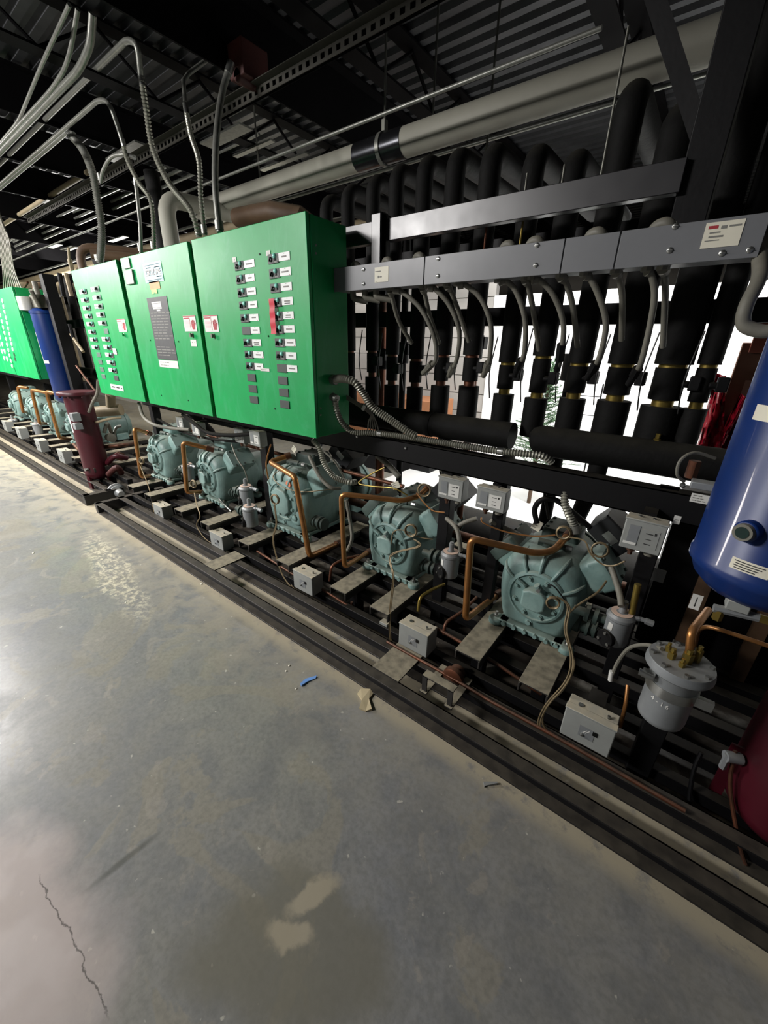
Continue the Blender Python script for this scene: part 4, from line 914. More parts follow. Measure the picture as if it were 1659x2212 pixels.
for i, (lb, pts, r, m_) in enumerate((('thin grey cable arcing across the front of the large middle compressor', [(605, 1015, 1.5), (590, 1030, 1.46), (610, 1052, 1.44), (650, 1062, 1.46), (690, 1060, 1.5), (725, 1055, 1.6)], .0028, capil),
     ('pair of cables sweeping from the nearest compressor down to its low control box', [(1310, 1255, 1.56), (1290, 1280, 1.5), (1245, 1310, 1.44), (1222, 1340, 1.4), (1232, 1400, 1.35), (1240, 1440, 1.32), (1215, 1490, 1.3), (1185, 1520, 1.28), (1172, 1560, 1.27), (1200, 1600, 1.29)], .0042, capil),
     ('yellowish cable hanging between middle and second compressors', [(830, 1010, 1.6), (800, 1025, 1.58), (775, 1043, 1.56), (800, 1050, 1.55), (850, 1055, 1.56), (880, 1070, 1.58)], .004, brass),
     ('grey hose standing between the middle and second compressors', [(748, 1080, 1.5), (757, 1130, 1.5), (760, 1165, 1.48), (750, 1190, 1.46)], .010, greyt),
     ('thin cable arcing on the front cover of the nearest compressor', [(1185, 1262, 1.40), (1200, 1270, 1.4), (1222, 1300, 1.41), (1230, 1320, 1.42)], .0028, wirem),
     ('curved probe cable with pale tip left of the silver strainer', [(1430, 1402, 1.2), (1395, 1393, 1.25), (1360, 1400, 1.28), (1335, 1430, 1.3), (1318, 1470, 1.3)], .006, greyt),
     ('cable running from second compressor’s side across its front', [(935, 1165, 1.46), (905, 1160, 1.44), (870, 1145, 1.43), (850, 1150, 1.42), (845, 1175, 1.42)], .003, capil),
     ('thin grey cable pair below the large middle compressor’s side', [(625, 1230, 1.4), (628, 1260, 1.38), (650, 1285, 1.36), (668, 1298, 1.35)], .004, capil))):
    t = thing('cable', lb, 'cable', P(*pts[-1])); mb = MB(); mb.tube(smooth([P(*a) for a in pts], 8), r, 8); mb.build('cable_run', m_, t)
    if i == 5: mb = MB(); a = P(1318, 1470, 1.3); b = P(1321, 1450, 1.3); mb.cyl(a, b, .0075); mb.build('probe_tip', white, t)

# ------------------------------------------------------------------ flexible steel conduits from the big cabinet
def flex(label, pts, r, ends=(), pitch=.0115, bands=(), mtl=None, parts='armour'):
    t = thing('flexible_steel_conduit', label, 'conduit', pts[-1]); mb = MB(); q = ribbed(mb, pts, r * 1.08, pitch, .17, 14); mb.build(parts, mtl or flexm, t)
    for f in bands:
        k = int(f * (len(q) - 1)); mb = MB(); mb.cyl(q[max(0, k - 2)], q[min(len(q) - 1, k + 2)], r * 1.22, n=14); mb.build('strap', steel, t)
    for a, b, rr_ in ends:
        mb = MB(); mb.cyl(a, b, rr_, n=10); mb.build('connector', galv, t)
    return t
pts = [P(716, 820, 1.44), P(740, 818, 1.43), P(765, 825, 1.44), P(785, 850, 1.47), P(805, 880, 1.5), P(840, 905, 1.54), P(885, 935, 1.57), P(900, 943, 1.58)]
flex('upper ribbed steel conduit leaving the right side of the green cabinet', pts, .0155, [(pts[0] + Vector((-.02, 0, 0)), pts[0] + Vector((.03, 0, 0)), .023)])
pts = [P(724, 862, 1.42), P(727, 885, 1.42), P(740, 915, 1.45), P(765, 933, 1.5), P(800, 935, 1.54), P(850, 940, 1.57), P(950, 955, 1.585), P(1060, 972, 1.585), P(1130, 980, 1.585), P(1170, 985, 1.6), P(1195, 1000, 1.63)]
flex('long ribbed steel conduit lying along the middle beam to the right', pts, .0125, [(pts[0] + Vector((-.02, 0, .01)), pts[0] + Vector((.012, 0, .0)), .02)], bands=(.29, .82))
pts = [P(676, 950, 1.5), P(690, 968, 1.5), P(700, 1000, 1.5), P(722, 1030, 1.52), P(755, 1042, 1.55), P(770, 1040, 1.6)]
flex('ribbed steel conduit curling under the cabinet onto the large middle compressor', pts, .0135)
pts = [P(668, 985, 1.5), P(680, 1010, 1.49), P(695, 1035, 1.49), P(715, 1053, 1.5), P(735, 1055, 1.55)]
t = thing('flexible_conduit', 'smooth grey conduit across the top of the large middle compressor', 'conduit', pts[-1]); mb = MB(); mb.tube(smooth(pts, 8), .011, 12); mb.build('conduit_sleeve', greyt, t)
pts = [P(1222, 1055, 1.62), P(1220, 1085, 1.6), P(1230, 1115, 1.6), P(1242, 1135, 1.62)]
flex('short dark ribbed conduit dropping from beam to the nearest compressor', pts, .0135, [(pts[-1], pts[-1] + Vector((.01, 0, -.03)), .02)])
pts = [P(1160, 1130, 1.68), P(1155, 1100, 1.68), P(1170, 1080, 1.68), P(1200, 1080, 1.7), P(1235, 1105, 1.72), P(1275, 1140, 1.76)]
t = thing('hose', 'black hose arching behind the nearest compressor', 'hose', pts[-1]); mb = MB(); mb.tube(smooth(pts, 8), .012, 10); mb.build('hose_run', blackm, t)
for i in range(5):
    dz = Vector((0, 0, -.004 * i)); pts = [P(745, 852 + i * 2, 1.54), P(775, 870 + i * 2, 1.56), P(800, 888 + i * 2, 1.58), P(812 - 4 * i, 910, 1.6), P(818 - 6 * i, 930, 1.61)]
    mb = MB(); mb.tube(smooth(pts, 6), .0032, 6); tag(mb.build('control_cable', greyt), 'thin grey cable in the tied bunch behind the near green cabinet', 'cable', 'bunch of cables behind the green cabinet')
mb = MB(); p = P(786, 880, 1.56); mb.tube([p + Vector((-.008, 0, -.012)), p + Vector((.008, 0, .012))], .009, 8); tag(mb.build('cable_tie', white), 'small pale tie around the cable bunch right of the cabinet', 'cable tie')
# hoses under the left cabinets
for i, (pts, r, lb) in enumerate((([(300, 870, 1.5), (310, 900, 1.48), (335, 918, 1.48), (370, 925, 1.55), (410, 928, 1.6)], .014, 'dark hose curving under the left cabinet'), ([(395, 895, 1.5), (420, 915, 1.48), (450, 935, 1.5), (500, 940, 1.55), (560, 935, 1.6)], .014, 'dark hose curving under the middle cabinet'),
     ([(340, 905, 1.55), (400, 935, 1.6), (470, 950, 1.62), (540, 955, 1.65)], .010, 'dark cable sagging behind the two left compressors'), ([(500, 960, 1.55), (512, 990, 1.5), (528, 1015, 1.5), (536, 1040, 1.52)], .005, 'thin pale tube dropping to the upper silver pot'))):
    t = thing('hose', lb, 'hose', P(*pts[-1])); mb = MB(); mb.tube(smooth([P(*a) for a in pts], 8), r, 10); mb.build('hose_run', greyt if i in (0, 3) else insul, t)
# hose from switch to regulator right
for pts, lb in (([(965, 1120, 1.6), (985, 1140, 1.55), (992, 1165, 1.52), (995, 1190, 1.52)], 'grey hose dropping behind the second silver regulator pot'), ([(1320, 1225, 1.58), (1332, 1260, 1.54), (1340, 1290, 1.5), (1342, 1310, 1.47)], 'grey hose dropping to the silver regulator pot by the nearest compressor'), ([(1030, 1120, 1.6), (1005, 1128, 1.58), (985, 1140, 1.57)], 'short grey hose left of the labelled pressure switch')):
    t = thing('hose', lb, 'hose', P(*pts[-1])); mb = MB(); mb.tube(smooth([P(*a) for a in pts], 8), .011, 10); mb.build('hose_run', greyt, t)

# ------------------------------------------------------------------ tanks on the near rack
def ring_label(mb, c, r, a0, a1, z0, z1, mi=0, n=10, off=.001):
    mb.grid(lambda u, v: Vector((c[0] + (r + off) * math.cos(a0 + (a1 - a0) * u), c[1] + (r + off) * math.sin(a0 + (a1 - a0) * u), z0 + (z1 - z0) * v)), n, 1, mi)
BT = (.256, 1.36); br = .162
t = thing('oil_separator', 'large glossy blue cylindrical tank cut by the right picture edge', 'tank', (BT[0], BT[1], .86))
mb = MB(); mb.lathe([(.02, .872), (.07, .878), (.115, .895), (.145, .925), (.158, .955), (br + .004, .965), (br + .004, .985), (br, .99), (br, 1.62), (.158, 1.65), (.13, 1.69), (.07, 1.715), (.02, 1.72)], (BT[0], BT[1], 0), n=56); mb.build('tank_shell', blue, t, sharp=60)
p = P(1620, 1146, 1.215); d = Vector((p.x - BT[0], p.y - BT[1], 0)).normalized(); c = Vector((BT[0], BT[1], p.z)) + d * (br - .01)
mb = MB(); mb.cyl(c, c + d * .035, .026, n=24); mb.cyl(c + d * .03, c + d * .042, .02, n=24); b_ = mb.build('sight_glass_boss', blue, t, bevel=.004)
mb = MB(); mb.tube([c + d * .036, c + d * .046], [.0215, .0205], 24); mb.build('sight_glass_ring', greyt, b_)
mb = MB(); mb.cyl(c + d * .04, c + d * .0475, .014, n=20); mb.build('sight_glass_lens', darkglass, b_)
aim = lambda px, py, z: math.atan2(*(lambda q: (q.y - BT[1], q.x - BT[0]))(PZ(px, py, z)))
a0 = -PI * .5 - .82
mb = MB(); ring_label(mb, BT, br, a0 + .25, a0 + .72, 1.001, 1.031)
for k in range(4): ring_label(mb, BT, br, a0 + .29 + .02 * (k % 2), a0 + .66 - .03 * k, 1.026 - .0062 * k - .0025, 1.026 - .0062 * k, 1, off=.0016)
mb.build('warning_label', [cream, ink], t)
mb = MB(); ring_label(mb, BT, br, a0 - .25, a0 + .9, 1.355, 1.39, 0, 16)
lt = mb.build('tape_label', cream, t)
# hand lettering, each character set round the tank
mb = MB()
for k, chx in enumerate('•40x'):
    a = a0 + .06 + k * .115; pos = Vector((BT[0] + (br + .0022) * math.cos(a), BT[1] + (br + .0022) * math.sin(a), 1.373))
    mb.text(chx, pos, .022, 0, Matrix.Rotation(a + PI / 2, 3, 'Z'), ext=.0003)
mb.build('tape_lettering', ink, lt)
mb = MB(); c = Vector((BT[0] - .03, BT[1] - .06, .87)); mb.box(c, (.05, .045, .03)); vb = mb.build('valve_block', greybox, t, bevel=.003)
mb = MB(); mb.cyl(c + Vector((-.045, -.01, -.028)), c + Vector((.05, 0, -.022)), .012, n=8); mb.build('valve_stem', silver, vb)
mb = MB(); mb.cyl(c + Vector((-.03, -.01, -.03)), c + Vector((-.03, -.01, -.06)), .012, n=6); mb.build('valve_cap', brass, vb)
mb = MB(); mb.cyl(c + Vector((.05, 0, -.022)), c + Vector((.085, 0, -.022)), .012, n=6); mb.build('flare_nut', brass, vb)
mb = MB(); mb.tube([c + Vector((.08, 0, -.022)), c + Vector((.35, .03, -.03))], .0075, 10); tag(mb.build('copper_line', copper), 'copper line leaving the valve under the blue tank to the right', 'pipe')
RT = (.56, 1.45)
t = thing('oil_reservoir', 'dark maroon tank with rounded bottom at the lower right edge', 'tank', (RT[0], RT[1], 0))
mb = MB(); mb.lathe([(.02, .055), (.08, .062), (.125, .085), (.152, .12), (.16, .15), (.16, .50), (.15, .54), (.1, .575), (.02, .585)], (RT[0], RT[1], 0), n=48); mb.build('tank_shell', maroon, t, sharp=60)
for dx, dy in ((-.17, -.03), (.12, -.1), (.02, .17)):
    mb = MB(); mb.box((RT[0] + dx, RT[1] + dy, .16), (.035, .008, .32)); mb.build('leg', maroon, t)
mb = MB(); mb.cyl((RT[0] - .16, RT[1] - .06, .3), (RT[0] - .2, RT[1] - .08, .3), .018, n=10); mb.cyl((RT[0] - .195, RT[1] - .08, .31), (RT[0] - .195, RT[1] - .08, .25), .01, n=6); mb.build('drain_valve', silver, t)
t = thing('copper_drain', 'thin dark line dropping beside the maroon tank at the lower right', 'pipe', (.36, 1.4, .0))
mb = MB(); mb.tube(smooth([(.38, 1.39, .32), (.40, 1.36, .2), (.46, 1.3, .06), (.49, 1.28, .01)], 8), .006, 8); mb.build('pipe_run', copperdk, t)
mb = MB(); mb.tube(smooth([P(1515, 1625, 1.4), P(1500, 1660, 1.38), P(1492, 1700, 1.36), P(1488, 1740, 1.34)], 6), .007, 8); tag(mb.build('hose', blackm), 'thin black hose standing left of the maroon tank', 'hose')
# silver strainer pot
SC = Vector((.148, 1.19, 0))
t = thing('oil_strainer', 'silver strainer pot with bolted lid, band clamp and 4-16 written on it', 'strainer', (SC.x, SC.y, .5))
mb = MB(); mb.lathe([(.02, .488), (.052, .49), (.058, .496), (.06, .51), (.06, .66), (.064, .665), (.064, .68)], SC, n=36); mb.build('pot_body', silver, t, sharp=40)
mb = MB(); mb.lathe([(.078, .675), (.082, .68), (.082, .69), (.08, .694), (.08, .70), (.078, .705), (.03, .707)], SC, n=40); ld = mb.build('lid', silver, t, sharp=30)
for k in range(8):
    a = 2 * PI * k / 8 + .2; mb = MB(); p = SC + Vector((.069 * math.cos(a), .069 * math.sin(a), .706)); mb.cyl(p, p + Vector((0, 0, .008)), .0065, n=6); mb.build('lid_bolt', steel, ld)
mb = MB(); mb.lathe([(.061, .60), (.063, .60), (.063, .632), (.061, .632)], SC, n=36); cl = mb.build('band_clamp', steel, t)
mb = MB(); mb.box(SC + Vector((.075, -.02, .612)), (.04, .015, .03)); mb.build('clamp_lug', steel, cl)
mb = MB(); mb.box(SC + Vector((-.062, -.045, .652)), (.03, .02, .02)); mb.cyl(SC + Vector((-.085, -.05, .652)), SC + Vector((-.05, -.05, .652)), .010); mb.build('clamp_lug', steel, cl)
mb = MB()
for k, chx in enumerate('4-16'):
    a = -PI / 2 - .62 + k * .21; mb.text(chx, SC + Vector((.0609 * math.cos(a), .0609 * math.sin(a), .585 - k * .0015)), .014, 0, Matrix.Rotation(a + PI / 2, 3, 'Z'), ext=.0003)
mb.build('handwriting', white, t)
for dx, dy, h, r in ((.01, .0, .03, .013), (-.025, -.01, .022, .010), (.03, .02, .04, .010), (.0, -.03, .015, .008), (-.035, .02, .016, .008)):
    mb = MB(); p = SC + Vector((dx, dy, .706)); mb.cyl(p, p + Vector((0, 0, h)), r, n=6); mb.cyl(p + Vector((0, 0, h)), p + Vector((0, 0, h + .012)), r * .6, n=8); mb.build('brass_fitting', brass, t)
mb = MB(); mb.bb(SC.x + .02, SC.x + .04, SC.y + .05, 1.36, .58, .62); mb.build('support_arm', blackm, t)
mb = MB(); mb.tube(smooth([P(1545, 990, 1.55), P(1500, 978, 1.52), P(1470, 995, 1.5), P(1463, 1025, 1.5), P(1478, 1040, 1.52)], 8), .005, 8); tag(mb.build('looped_line', greyt), 'thin looped tube at the right end of the middle beam', 'tube')
t = thing('valve_manifold', 'pale metal valve block on the middle beam beside the blue tank', 'valve', P(1520, 1050, 1.5))
mb = MB(); p = P(1522, 1048, 1.52); mb.box(p, (.07, .05, .022)); mb.build('block', silver, t, bevel=.003)
mb = MB(); p = P(1497, 1012, 1.56); mb.cyl(p + Vector((0, 0, -.03)), p + Vector((0, 0, .025)), .017, n=6); mb.build('valve_cap', copperdk, t)
t = thing('flexible_conduit', 'grey conduit bending at the upper right below the wireway end', 'conduit', (.1, 1.45, 1.5))
mb = MB(); mb.tube(smooth([P(1640, 545, 1.5), P(1640, 600, 1.45), P(1612, 660, 1.42), P(1607, 700, 1.42), P(1640, 715, 1.42), P(1670, 715, 1.42)], 8), .016, 12); mb.build('conduit_sleeve', greyt, t)
mb = MB(); p = P(1655, 765, 1.45)
# low horizontal receiver behind the compressors
t = thing('liquid_receiver', 'long dark horizontal vessel lying low behind the compressors', 'tank', (-1.9, 2.45, 0))
mb = MB(); mb.lathe([(.03, -4.0), (.12, -3.98), (.18, -3.9), (.19, -3.8), (.19, .0), (.18, .1), (.12, .18), (.03, .2)], (0, 2.5, .22), 'X', 32); mb.build('vessel', blackm, t, sharp=50)
for x in (-3.4, -2.2, -1.0, 0): 
    mb = MB(); mb.bb(x, x + .06, 2.4, 2.6, 0, .06); mb.build('saddle', blackm, t)
for i, (y, z, r) in enumerate(((1.95, .36, .03), (2.08, .40, .03), (2.0, .22, .03))):
    mb = MB(); mb.tube([(-4.1, y, z), (-.05, y, z)], r, 12); tag(mb.build('manifold_pipe', insul if i != 1 else copperdk), ['black insulated pipe running behind the compressors, middle height', 'dark copper-brown pipe running just behind the black one, behind the compressors', 'black pipe running lowest behind the compressors'][i], 'pipe')

# ------------------------------------------------------------------ far rack tanks and pipes
t = thing('oil_separator', 'tall blue tank standing between the far and near green cabinets', 'tank', (-5.78, 1.5, .85))
mb = MB(); mb.lathe([(.02, .80), (.09, .83), (.118, .87), (.118, 1.74), (.126, 1.745), (.126, 1.765), (.09, 1.79), (.02, 1.8)], (-5.78, 1.5, 0), n=36); mb.build('tank_shell', blue, t, sharp=50)
mb = MB(); ring_label(mb, (-5.78, 1.5), .118, -PI * .62, -PI * .52, 1.28, 1.56); ring_label(mb, (-5.78, 1.5), .118, -PI * .6, -PI * .3, 1.25, 1.28); ring_label(mb, (-5.78, 1.5), .118, -PI * .66, -PI * .6, .86, .9); mb.build('tank_label', white, t)
mb = MB(); mb.cyl((-5.85, 1.38, 1.77), (-5.85, 1.38, 1.9), .06, n=16); mb.build('white_canister', white, t)
mb = MB(); mb.box((-5.75, 1.5, 1.86), (.18, .14, .12)); mb.cyl((-5.66, 1.45, 1.8), (-5.6, 1.4, 1.95), .02); mb.cyl((-5.8, 1.5, 1.8), (-5.8, 1.5, 2.05), .025); mb.build('valve_group', greyt, t)
for dy in (-.08, .08):
    mb = MB(); mb.box((-5.78 + dy, 1.6, .4), (.03, .03, .8)); mb.build('stand_leg', blackm, t)
t = thing('oil_reservoir', 'slim maroon tank with flanged lid and white labels, standing below the left cabinets', 'tank', (-4.97, 1.37, 0))
mb = MB(); mb.lathe([(.03, .10), (.09, .115), (.115, .15), (.118, .18), (.118, 1.0)], (-4.97, 1.37, 0), n=36); mb.build('tank_shell', maroon, t, sharp=60)
mb = MB(); mb.lathe([(.16, .985), (.165, .99), (.165, 1.012), (.16, 1.018)], (-4.97, 1.37, 0), n=36); lf = mb.build('lid_flange', maroon, t)
for k in range(8):
    a = 2 * PI * k / 8; mb = MB(); mb.cyl((-4.97 + .145 * math.cos(a), 1.37 + .145 * math.sin(a), .965), (-4.97 + .145 * math.cos(a), 1.37 + .145 * math.sin(a), .99), .012, n=6); mb.build('lid_bolt', maroon, lf)
for k in range(3):
    a = 2 * PI * k / 3 - 1.4; mb = MB(); mb.box((-4.97 + .10 * math.cos(a), 1.37 + .10 * math.sin(a), .08), (.05, .02, .16), Euler((0, 0, a + PI / 2))); mb.build('leg', maroon, t)
mb = MB(); ring_label(mb, (-4.97, 1.37), .118, -PI * .62, -PI * .45, .62, .80); ring_label(mb, (-4.97, 1.37), .118, -PI * .66, -PI * .55, .88, .93); mb.build('tank_label', white, t)
mb = MB(); mb.box((-4.83, 1.27, .79), (.08, .07, .08)); mb.box((-4.83, 1.27, .70), (.075, .065, .06)); mb.build('relief_valve', silver, t, bevel=.004)
mb = MB(); c = Vector((-4.9, 1.27, .24)); mb.cyl(c, c + Vector((.01, -.03, 0)), .016, n=10); mb.build('sight_port', steel, t)
t = thing('insulated_pipe', 'thick tan pipe with tee beside the maroon tank under the left cabinet', 'pipe', (-4.3, 1.6, .85))
mb = MB(); mb.tube([P(188, 892, 1.55), P(203, 890, 1.55), P(262, 885, 1.75)], [.03, .055, .06], 18); mb.build('horizontal_run', tanp, t)
mb = MB(); mb.tube([P(240, 885, 1.68), P(238, 845, 1.68)], .045, 14); mb.build('tee_branch', tanp, t)
mb = MB(); mb.tube(smooth([P(200, 905, 1.45), P(207, 912, 1.44), P(235, 905, 1.5), P(262, 902, 1.6)], 6), .012, 8); tag(mb.build('bare_tube', tanp), 'thin tan tube bent below the thick tan pipe', 'pipe')
mb = MB(); mb.tube(smooth([P(212, 822, 1.4), P(210, 850, 1.4), P(200, 870, 1.4), P(192, 890, 1.38)], 6), .014, 8); tag(mb.build('flexible_conduit', greyt), 'pale conduit dropping from the left cabinet corner to the maroon tank', 'conduit')
t = thing('insulated_pipe', 'black insulated vertical pipe with round white cap, left of the near cabinets', 'pipe', (-5.45, 1.75, .6))
p = P(140, 740, 1.75); mb = MB(); mb.tube([(p.x, 1.75, .6), (p.x, 1.75, 1.95)], .08, 20); mb.build('insulation', insul, t)
mb = MB(); mb.lathe([(.083, 1.95), (.08, 1.98), (.05, 2.01), (.01, 2.02)], (p.x, 1.75, 0), n=20); mb.build('white_cap', white, t)
for i, (q0, q1, y, r, m_) in enumerate((((120, 720), (185, 850), 1.6, .012, copperdk), ((153, 722), (180, 760), 1.6, .015, tanp), ((165, 790), (210, 850), 1.55, .01, copperdk), ((150, 560), (158, 590), 1.6, .02, tanp), ((30, 655), (60, 610), 1.6, .012, copperdk), ((160, 735), (150, 700), 1.6, .018, blackm), ((110, 600), (118, 660), 1.7, .02, tanp), ((128, 590), (138, 640), 1.8, .025, blackm), ((142, 590), (155, 640), 1.8, .022, tanp), ((95, 610), (103, 665), 1.7, .018, blackm))):
    mb = MB(); mb.tube([P(q0[0], q0[1], y), P(q1[0], q1[1], y)], r, 8); tag(mb.build('branch_pipe', m_), 'small pipe in the tangle between the blue tank and the left near cabinet', 'pipe', 'pipe tangle beside the far blue tank')
mb = MB(); mb.tube(smooth([P(48, 778, 1.45), P(60, 790, 1.42), P(75, 800, 1.42), P(90, 812, 1.45)], 6), .014, 10); tag(mb.build('conduit_run', galv), 'pale conduit on the side of the far cabinet behind the blue tank', 'conduit')
for i in range(14):
    x = -10.5 + i * .42
    mb = MB(); mb.tube(fillet([(x, 1.95, .9), (x, 1.95, 2.12 + .05 * (i % 3)), (x, 2.7, 2.15 + .05 * (i % 3))], .08), .045, 12)
    tag(mb.build('insulated_riser', [insul, tanp, insul, brownins][i % 4]), 'riser pipe of the far rack, seen above and left of the near cabinets', 'pipe', 'risers of the far rack')
mb = MB(); mb.tube([(-12, 1.85, 1.12), (-4.8, 1.85, 1.12)], .06, 16); tag(mb.build('suction_header', insul), 'insulated header pipe of the far rack', 'pipe')
# pipes rising behind the near cabinets
t = thing('insulated_pipe', 'pale vertical pipe rising behind the middle green cabinet, elbowing away at the top', 'pipe', (-3.05, 1.7, 1.9))
p = P(362, 470, 1.72); mb = MB(); mb.tube(fillet([(p.x, 1.72, 1.5), (p.x, 1.72, 2.42), (p.x, 3.4, 2.45)], .12), .055, 18); mb.build('pipe_run', pvc, t)
t = thing('insulated_pipe', 'dark blue-black vertical pipe beside the pale one behind the middle cabinet', 'pipe', (-3.3, 1.75, 1.9))
p = P(345, 480, 1.75); mb = MB(); mb.tube([(p.x, 1.75, 1.5), (p.x, 1.75, 2.6)], .05, 16); mb.build('pipe_run', insul, t)
t = thing('insulated_pipe', 'thick dull brown pipe running back above the near green cabinet', 'pipe', (-2.2, 1.75, 2.1))
mb = MB(); mb.tube([(-3.0, 2.1, 2.34), (-2.6, 2.1, 2.32), (-2.4, 2.15, 2.28), (-2.3, 2.4, 2.15)], .06, 16); mb.build('pipe_run', brownins, t)
t = thing('insulated_pipe', 'brown pipe bending over behind the leftmost near cabinet', 'pipe', (-4.5, 1.7, 1.9))
mb = MB(); mb.tube(fillet([(-4.75, 1.62, 1.7), (-4.75, 1.62, 2.27), (-4.3, 2.6, 2.27)], .12), .035, 14); mb.tube(fillet([(-4.6, 1.66, 2.2), (-4.1, 2.6, 2.2)], .1), .04, 12); mb.build('pipe_run', brownins, t)
t = thing('insulated_pipe', 'big dark rounded pipe end behind the leftmost near cabinet', 'pipe', (-4.2, 1.8, 2.0))
p = P(205, 553, 1.85); mb = MB(); mb.lathe([(.02, -.02), (.08, -.01), (.12, .03), (.13, .08), (.13, .8)], p, 'Y', 24); mb.build('insulation', insul, t)
mb = MB(); mb.tube(smooth([P(148, 535, 1.5), P(150, 565, 1.5), P(155, 586, 1.5)], 4), .01, 8); tag(mb.build('bare_tube', tanp), 'thin pale tube behind the top left corner of the leftmost near cabinet', 'pipe')

# ------------------------------------------------------------------ overhead: beams, strut, pipe, conduits
xb = PZ(600, 30, 2.8).x
def ibeam(x, z0, h, w, label, y0=-4.9, y1=8.9):
    mb = MB(); ztop = z0 + h
    if label:
        zz = [(x, -1 + .3 * k, z0 + .02 if k % 2 else ztop - .02) for k in range(26)]; mb.tube(zz, .011, 6); mb.bb(x - w / 2, x + w / 2, y0, y1, z0, z0 + .012); 
    if not label: mb.bb(x - .006, x + .006, y0, y1, z0, z0 + h)
    mb.bb(x - w / 2, x + w / 2, y0, y1, z0 + h - .012, z0 + h)
    o = mb.build('ceiling_beam', deckb); o['kind'] = 'structure'; return o
ibeam(-2.36, 2.79, .33, .15, ''); ibeam(-3.12, 2.85, .25, .1, 'w'); ibeam(xb, 2.86, .25, .1, 'w')
for x in (-4.0, -4.95, -6.0, -7.2, -8.6, -10.2, -12, -14): ibeam(x, 2.85, .25, .1, '')
for x in (-.75, .35): ibeam(x, 2.86, .25, .1, 'w')
p = P(510, 165, 1.75); mb = MB(); mb.box((-2.28, 1.76, 2.82), (.12, .16, .14)); mb.cyl((-2.28, 1.68, 2.76), (-2.28, 1.85, 2.76), .03); tag(mb.build('beam_clamp', redox, bevel=.005), 'rusty red clamp where the perforated strut meets the dark beam', 'clamp')
# perforated strut channel
t = thing('strut_channel', 'perforated steel strut with a row of dark slots, running overhead', 'strut', (-1.2, 1.75, 2.72))
mb = MB(); x = -2.2; stm = mat('strut_steel', '#47453e', .5, .4)
z0, z1 = 2.70, 2.745
mb.bb(-6.5, 2.5, 1.78, 1.784, z0, z0 + .012); mb.bb(-6.5, 2.5, 1.78, 1.784, z1 - .012, z1)
x = -6.5
while x < 2.5:
    mb.bb(x, x + .024, 1.78, 1.784, z0 + .012, z1 - .012); x += .05
mb.bb(-6.5, 2.5, 1.74, 1.784, z1, z1 + .003); mb.build('slotted_face', stm, t)
mb = MB(); mb.bb(-6.5, 2.5, 1.80, 1.803, z0, z1); mb.build('rear_face', deckb, t)
# large pale pipe
t = thing('overhead_pipe', 'long pale grey-white pipe running under the ceiling with a shiny sleeve', 'pipe', (-1, 2.2, 2.42))
mb = MB(); mb.tube([(-3.5, 2.2, 2.5), (2.6, 2.2, 2.5)], .066, 28); mb.build('pipe_cover', pvc, t)
xa, xb_ = P(775, 350, 2.2).x, P(876, 322, 2.2).x
mb = MB(); mb.tube([(xa, 2.2, 2.5), (xb_, 2.2, 2.5)], .0695, 28); sl = mb.build('metal_sleeve', mat('polished_sleeve', '#55565a', .22, .9, .2, 30), t)
xc = P(830, 335, 2.2).x
mb = MB(); mb.tube([(xc - .012, 2.2, 2.5), (xc + .012, 2.2, 2.5)], .076, 24); mb.build('clamp_ring', galv, t)
mb = MB(); mb.cyl((xc, 2.2, 2.57), (xc, 2.2, 3.12), .006, n=8); mb.box((xc, 2.2, 2.6), (.02, .03, .05)); mb.build('hanger_rod', hangrod, t)
# overhead conduits, all running along the aisle and bending down to the cabinets
def overhead(label, pts, r, m_=galv, cat='conduit', x_end=-23.98, coup=()):
    q = [P(*a) for a in pts]; t = thing('overhead_conduit', label, cat, q[-1])
    if x_end is not None: q = [Vector((x_end, q[0].y, q[0].z))] + q
    mb = MB(); mb.tube(smooth(q, 10) if False else fillet(q, .12, 8), r, 12); mb.build('conduit_run', m_, t)
    for a, b in coup:
        mb = MB(); mb.cyl(P(*a), P(*b), r * 1.3, n=12); mb.build('coupling', steel, t)
    return t
overhead('thick overhead conduit at the upper left, bending up near the dark beam', [(172, 150, 1.15), (196, 95, 1.15), (200, 30, 1.15)], .016)
overhead('thin overhead conduit bending up beside the thick one, upper left', [(115, 190, 1.05), (148, 135, 1.05), (168, 20, 1.05)], .009)
overhead('thin conduit rising steeply at the top left', [(0, 310, 1.05), (40, 262, 1.05), (90, 140, 1.0), (150, 10, 1.0)], .008, x_end=None)
overhead('overhead conduit turning down to the long ribbed conduit of the near cabinet', [(275, 85, 1.35), (297, 95, 1.36), (305, 170, 1.38)], .0135)
overhead('overhead conduit turning down toward the middle cabinet', [(212, 216, 1.35), (235, 218, 1.36), (255, 275, 1.38), (266, 310, 1.39)], .012)
overhead('overhead conduit ending at the thick drop over the left cabinet', [(145, 285, 1.42), (160, 290, 1.42)], .014)
overhead('tan overhead pipe parallel to the conduits at the left', [(190, 372, 1.9)], .022, tanp)
overhead('pale overhead conduit low under the ceiling at the left', [(120, 470, 2.3), (360, 360, 2.3)], .012)
overhead('thin overhead conduit behind the near cabinet tops', [(560, 290, 2.6)], .010)
overhead('overhead conduit in the far bundle, upper', [(420, 330, 2.5)], .014)
overhead('overhead conduit in the far bundle, lower', [(420, 352, 2.5)], .014)
overhead('overhead conduit in the far bundle, lowest', [(420, 375, 2.5)], .014)
overhead('long pale conduit close under the deck at the upper right', [(1659, 120, 2.9)], .010)
overhead('long conduit just above the pale pipe at the upper right', [(1300, 60, 1.9)], .008)
overhead('thin pale conduit under the deck behind the pale pipe', [(1350, 215, 2.8)], .011)
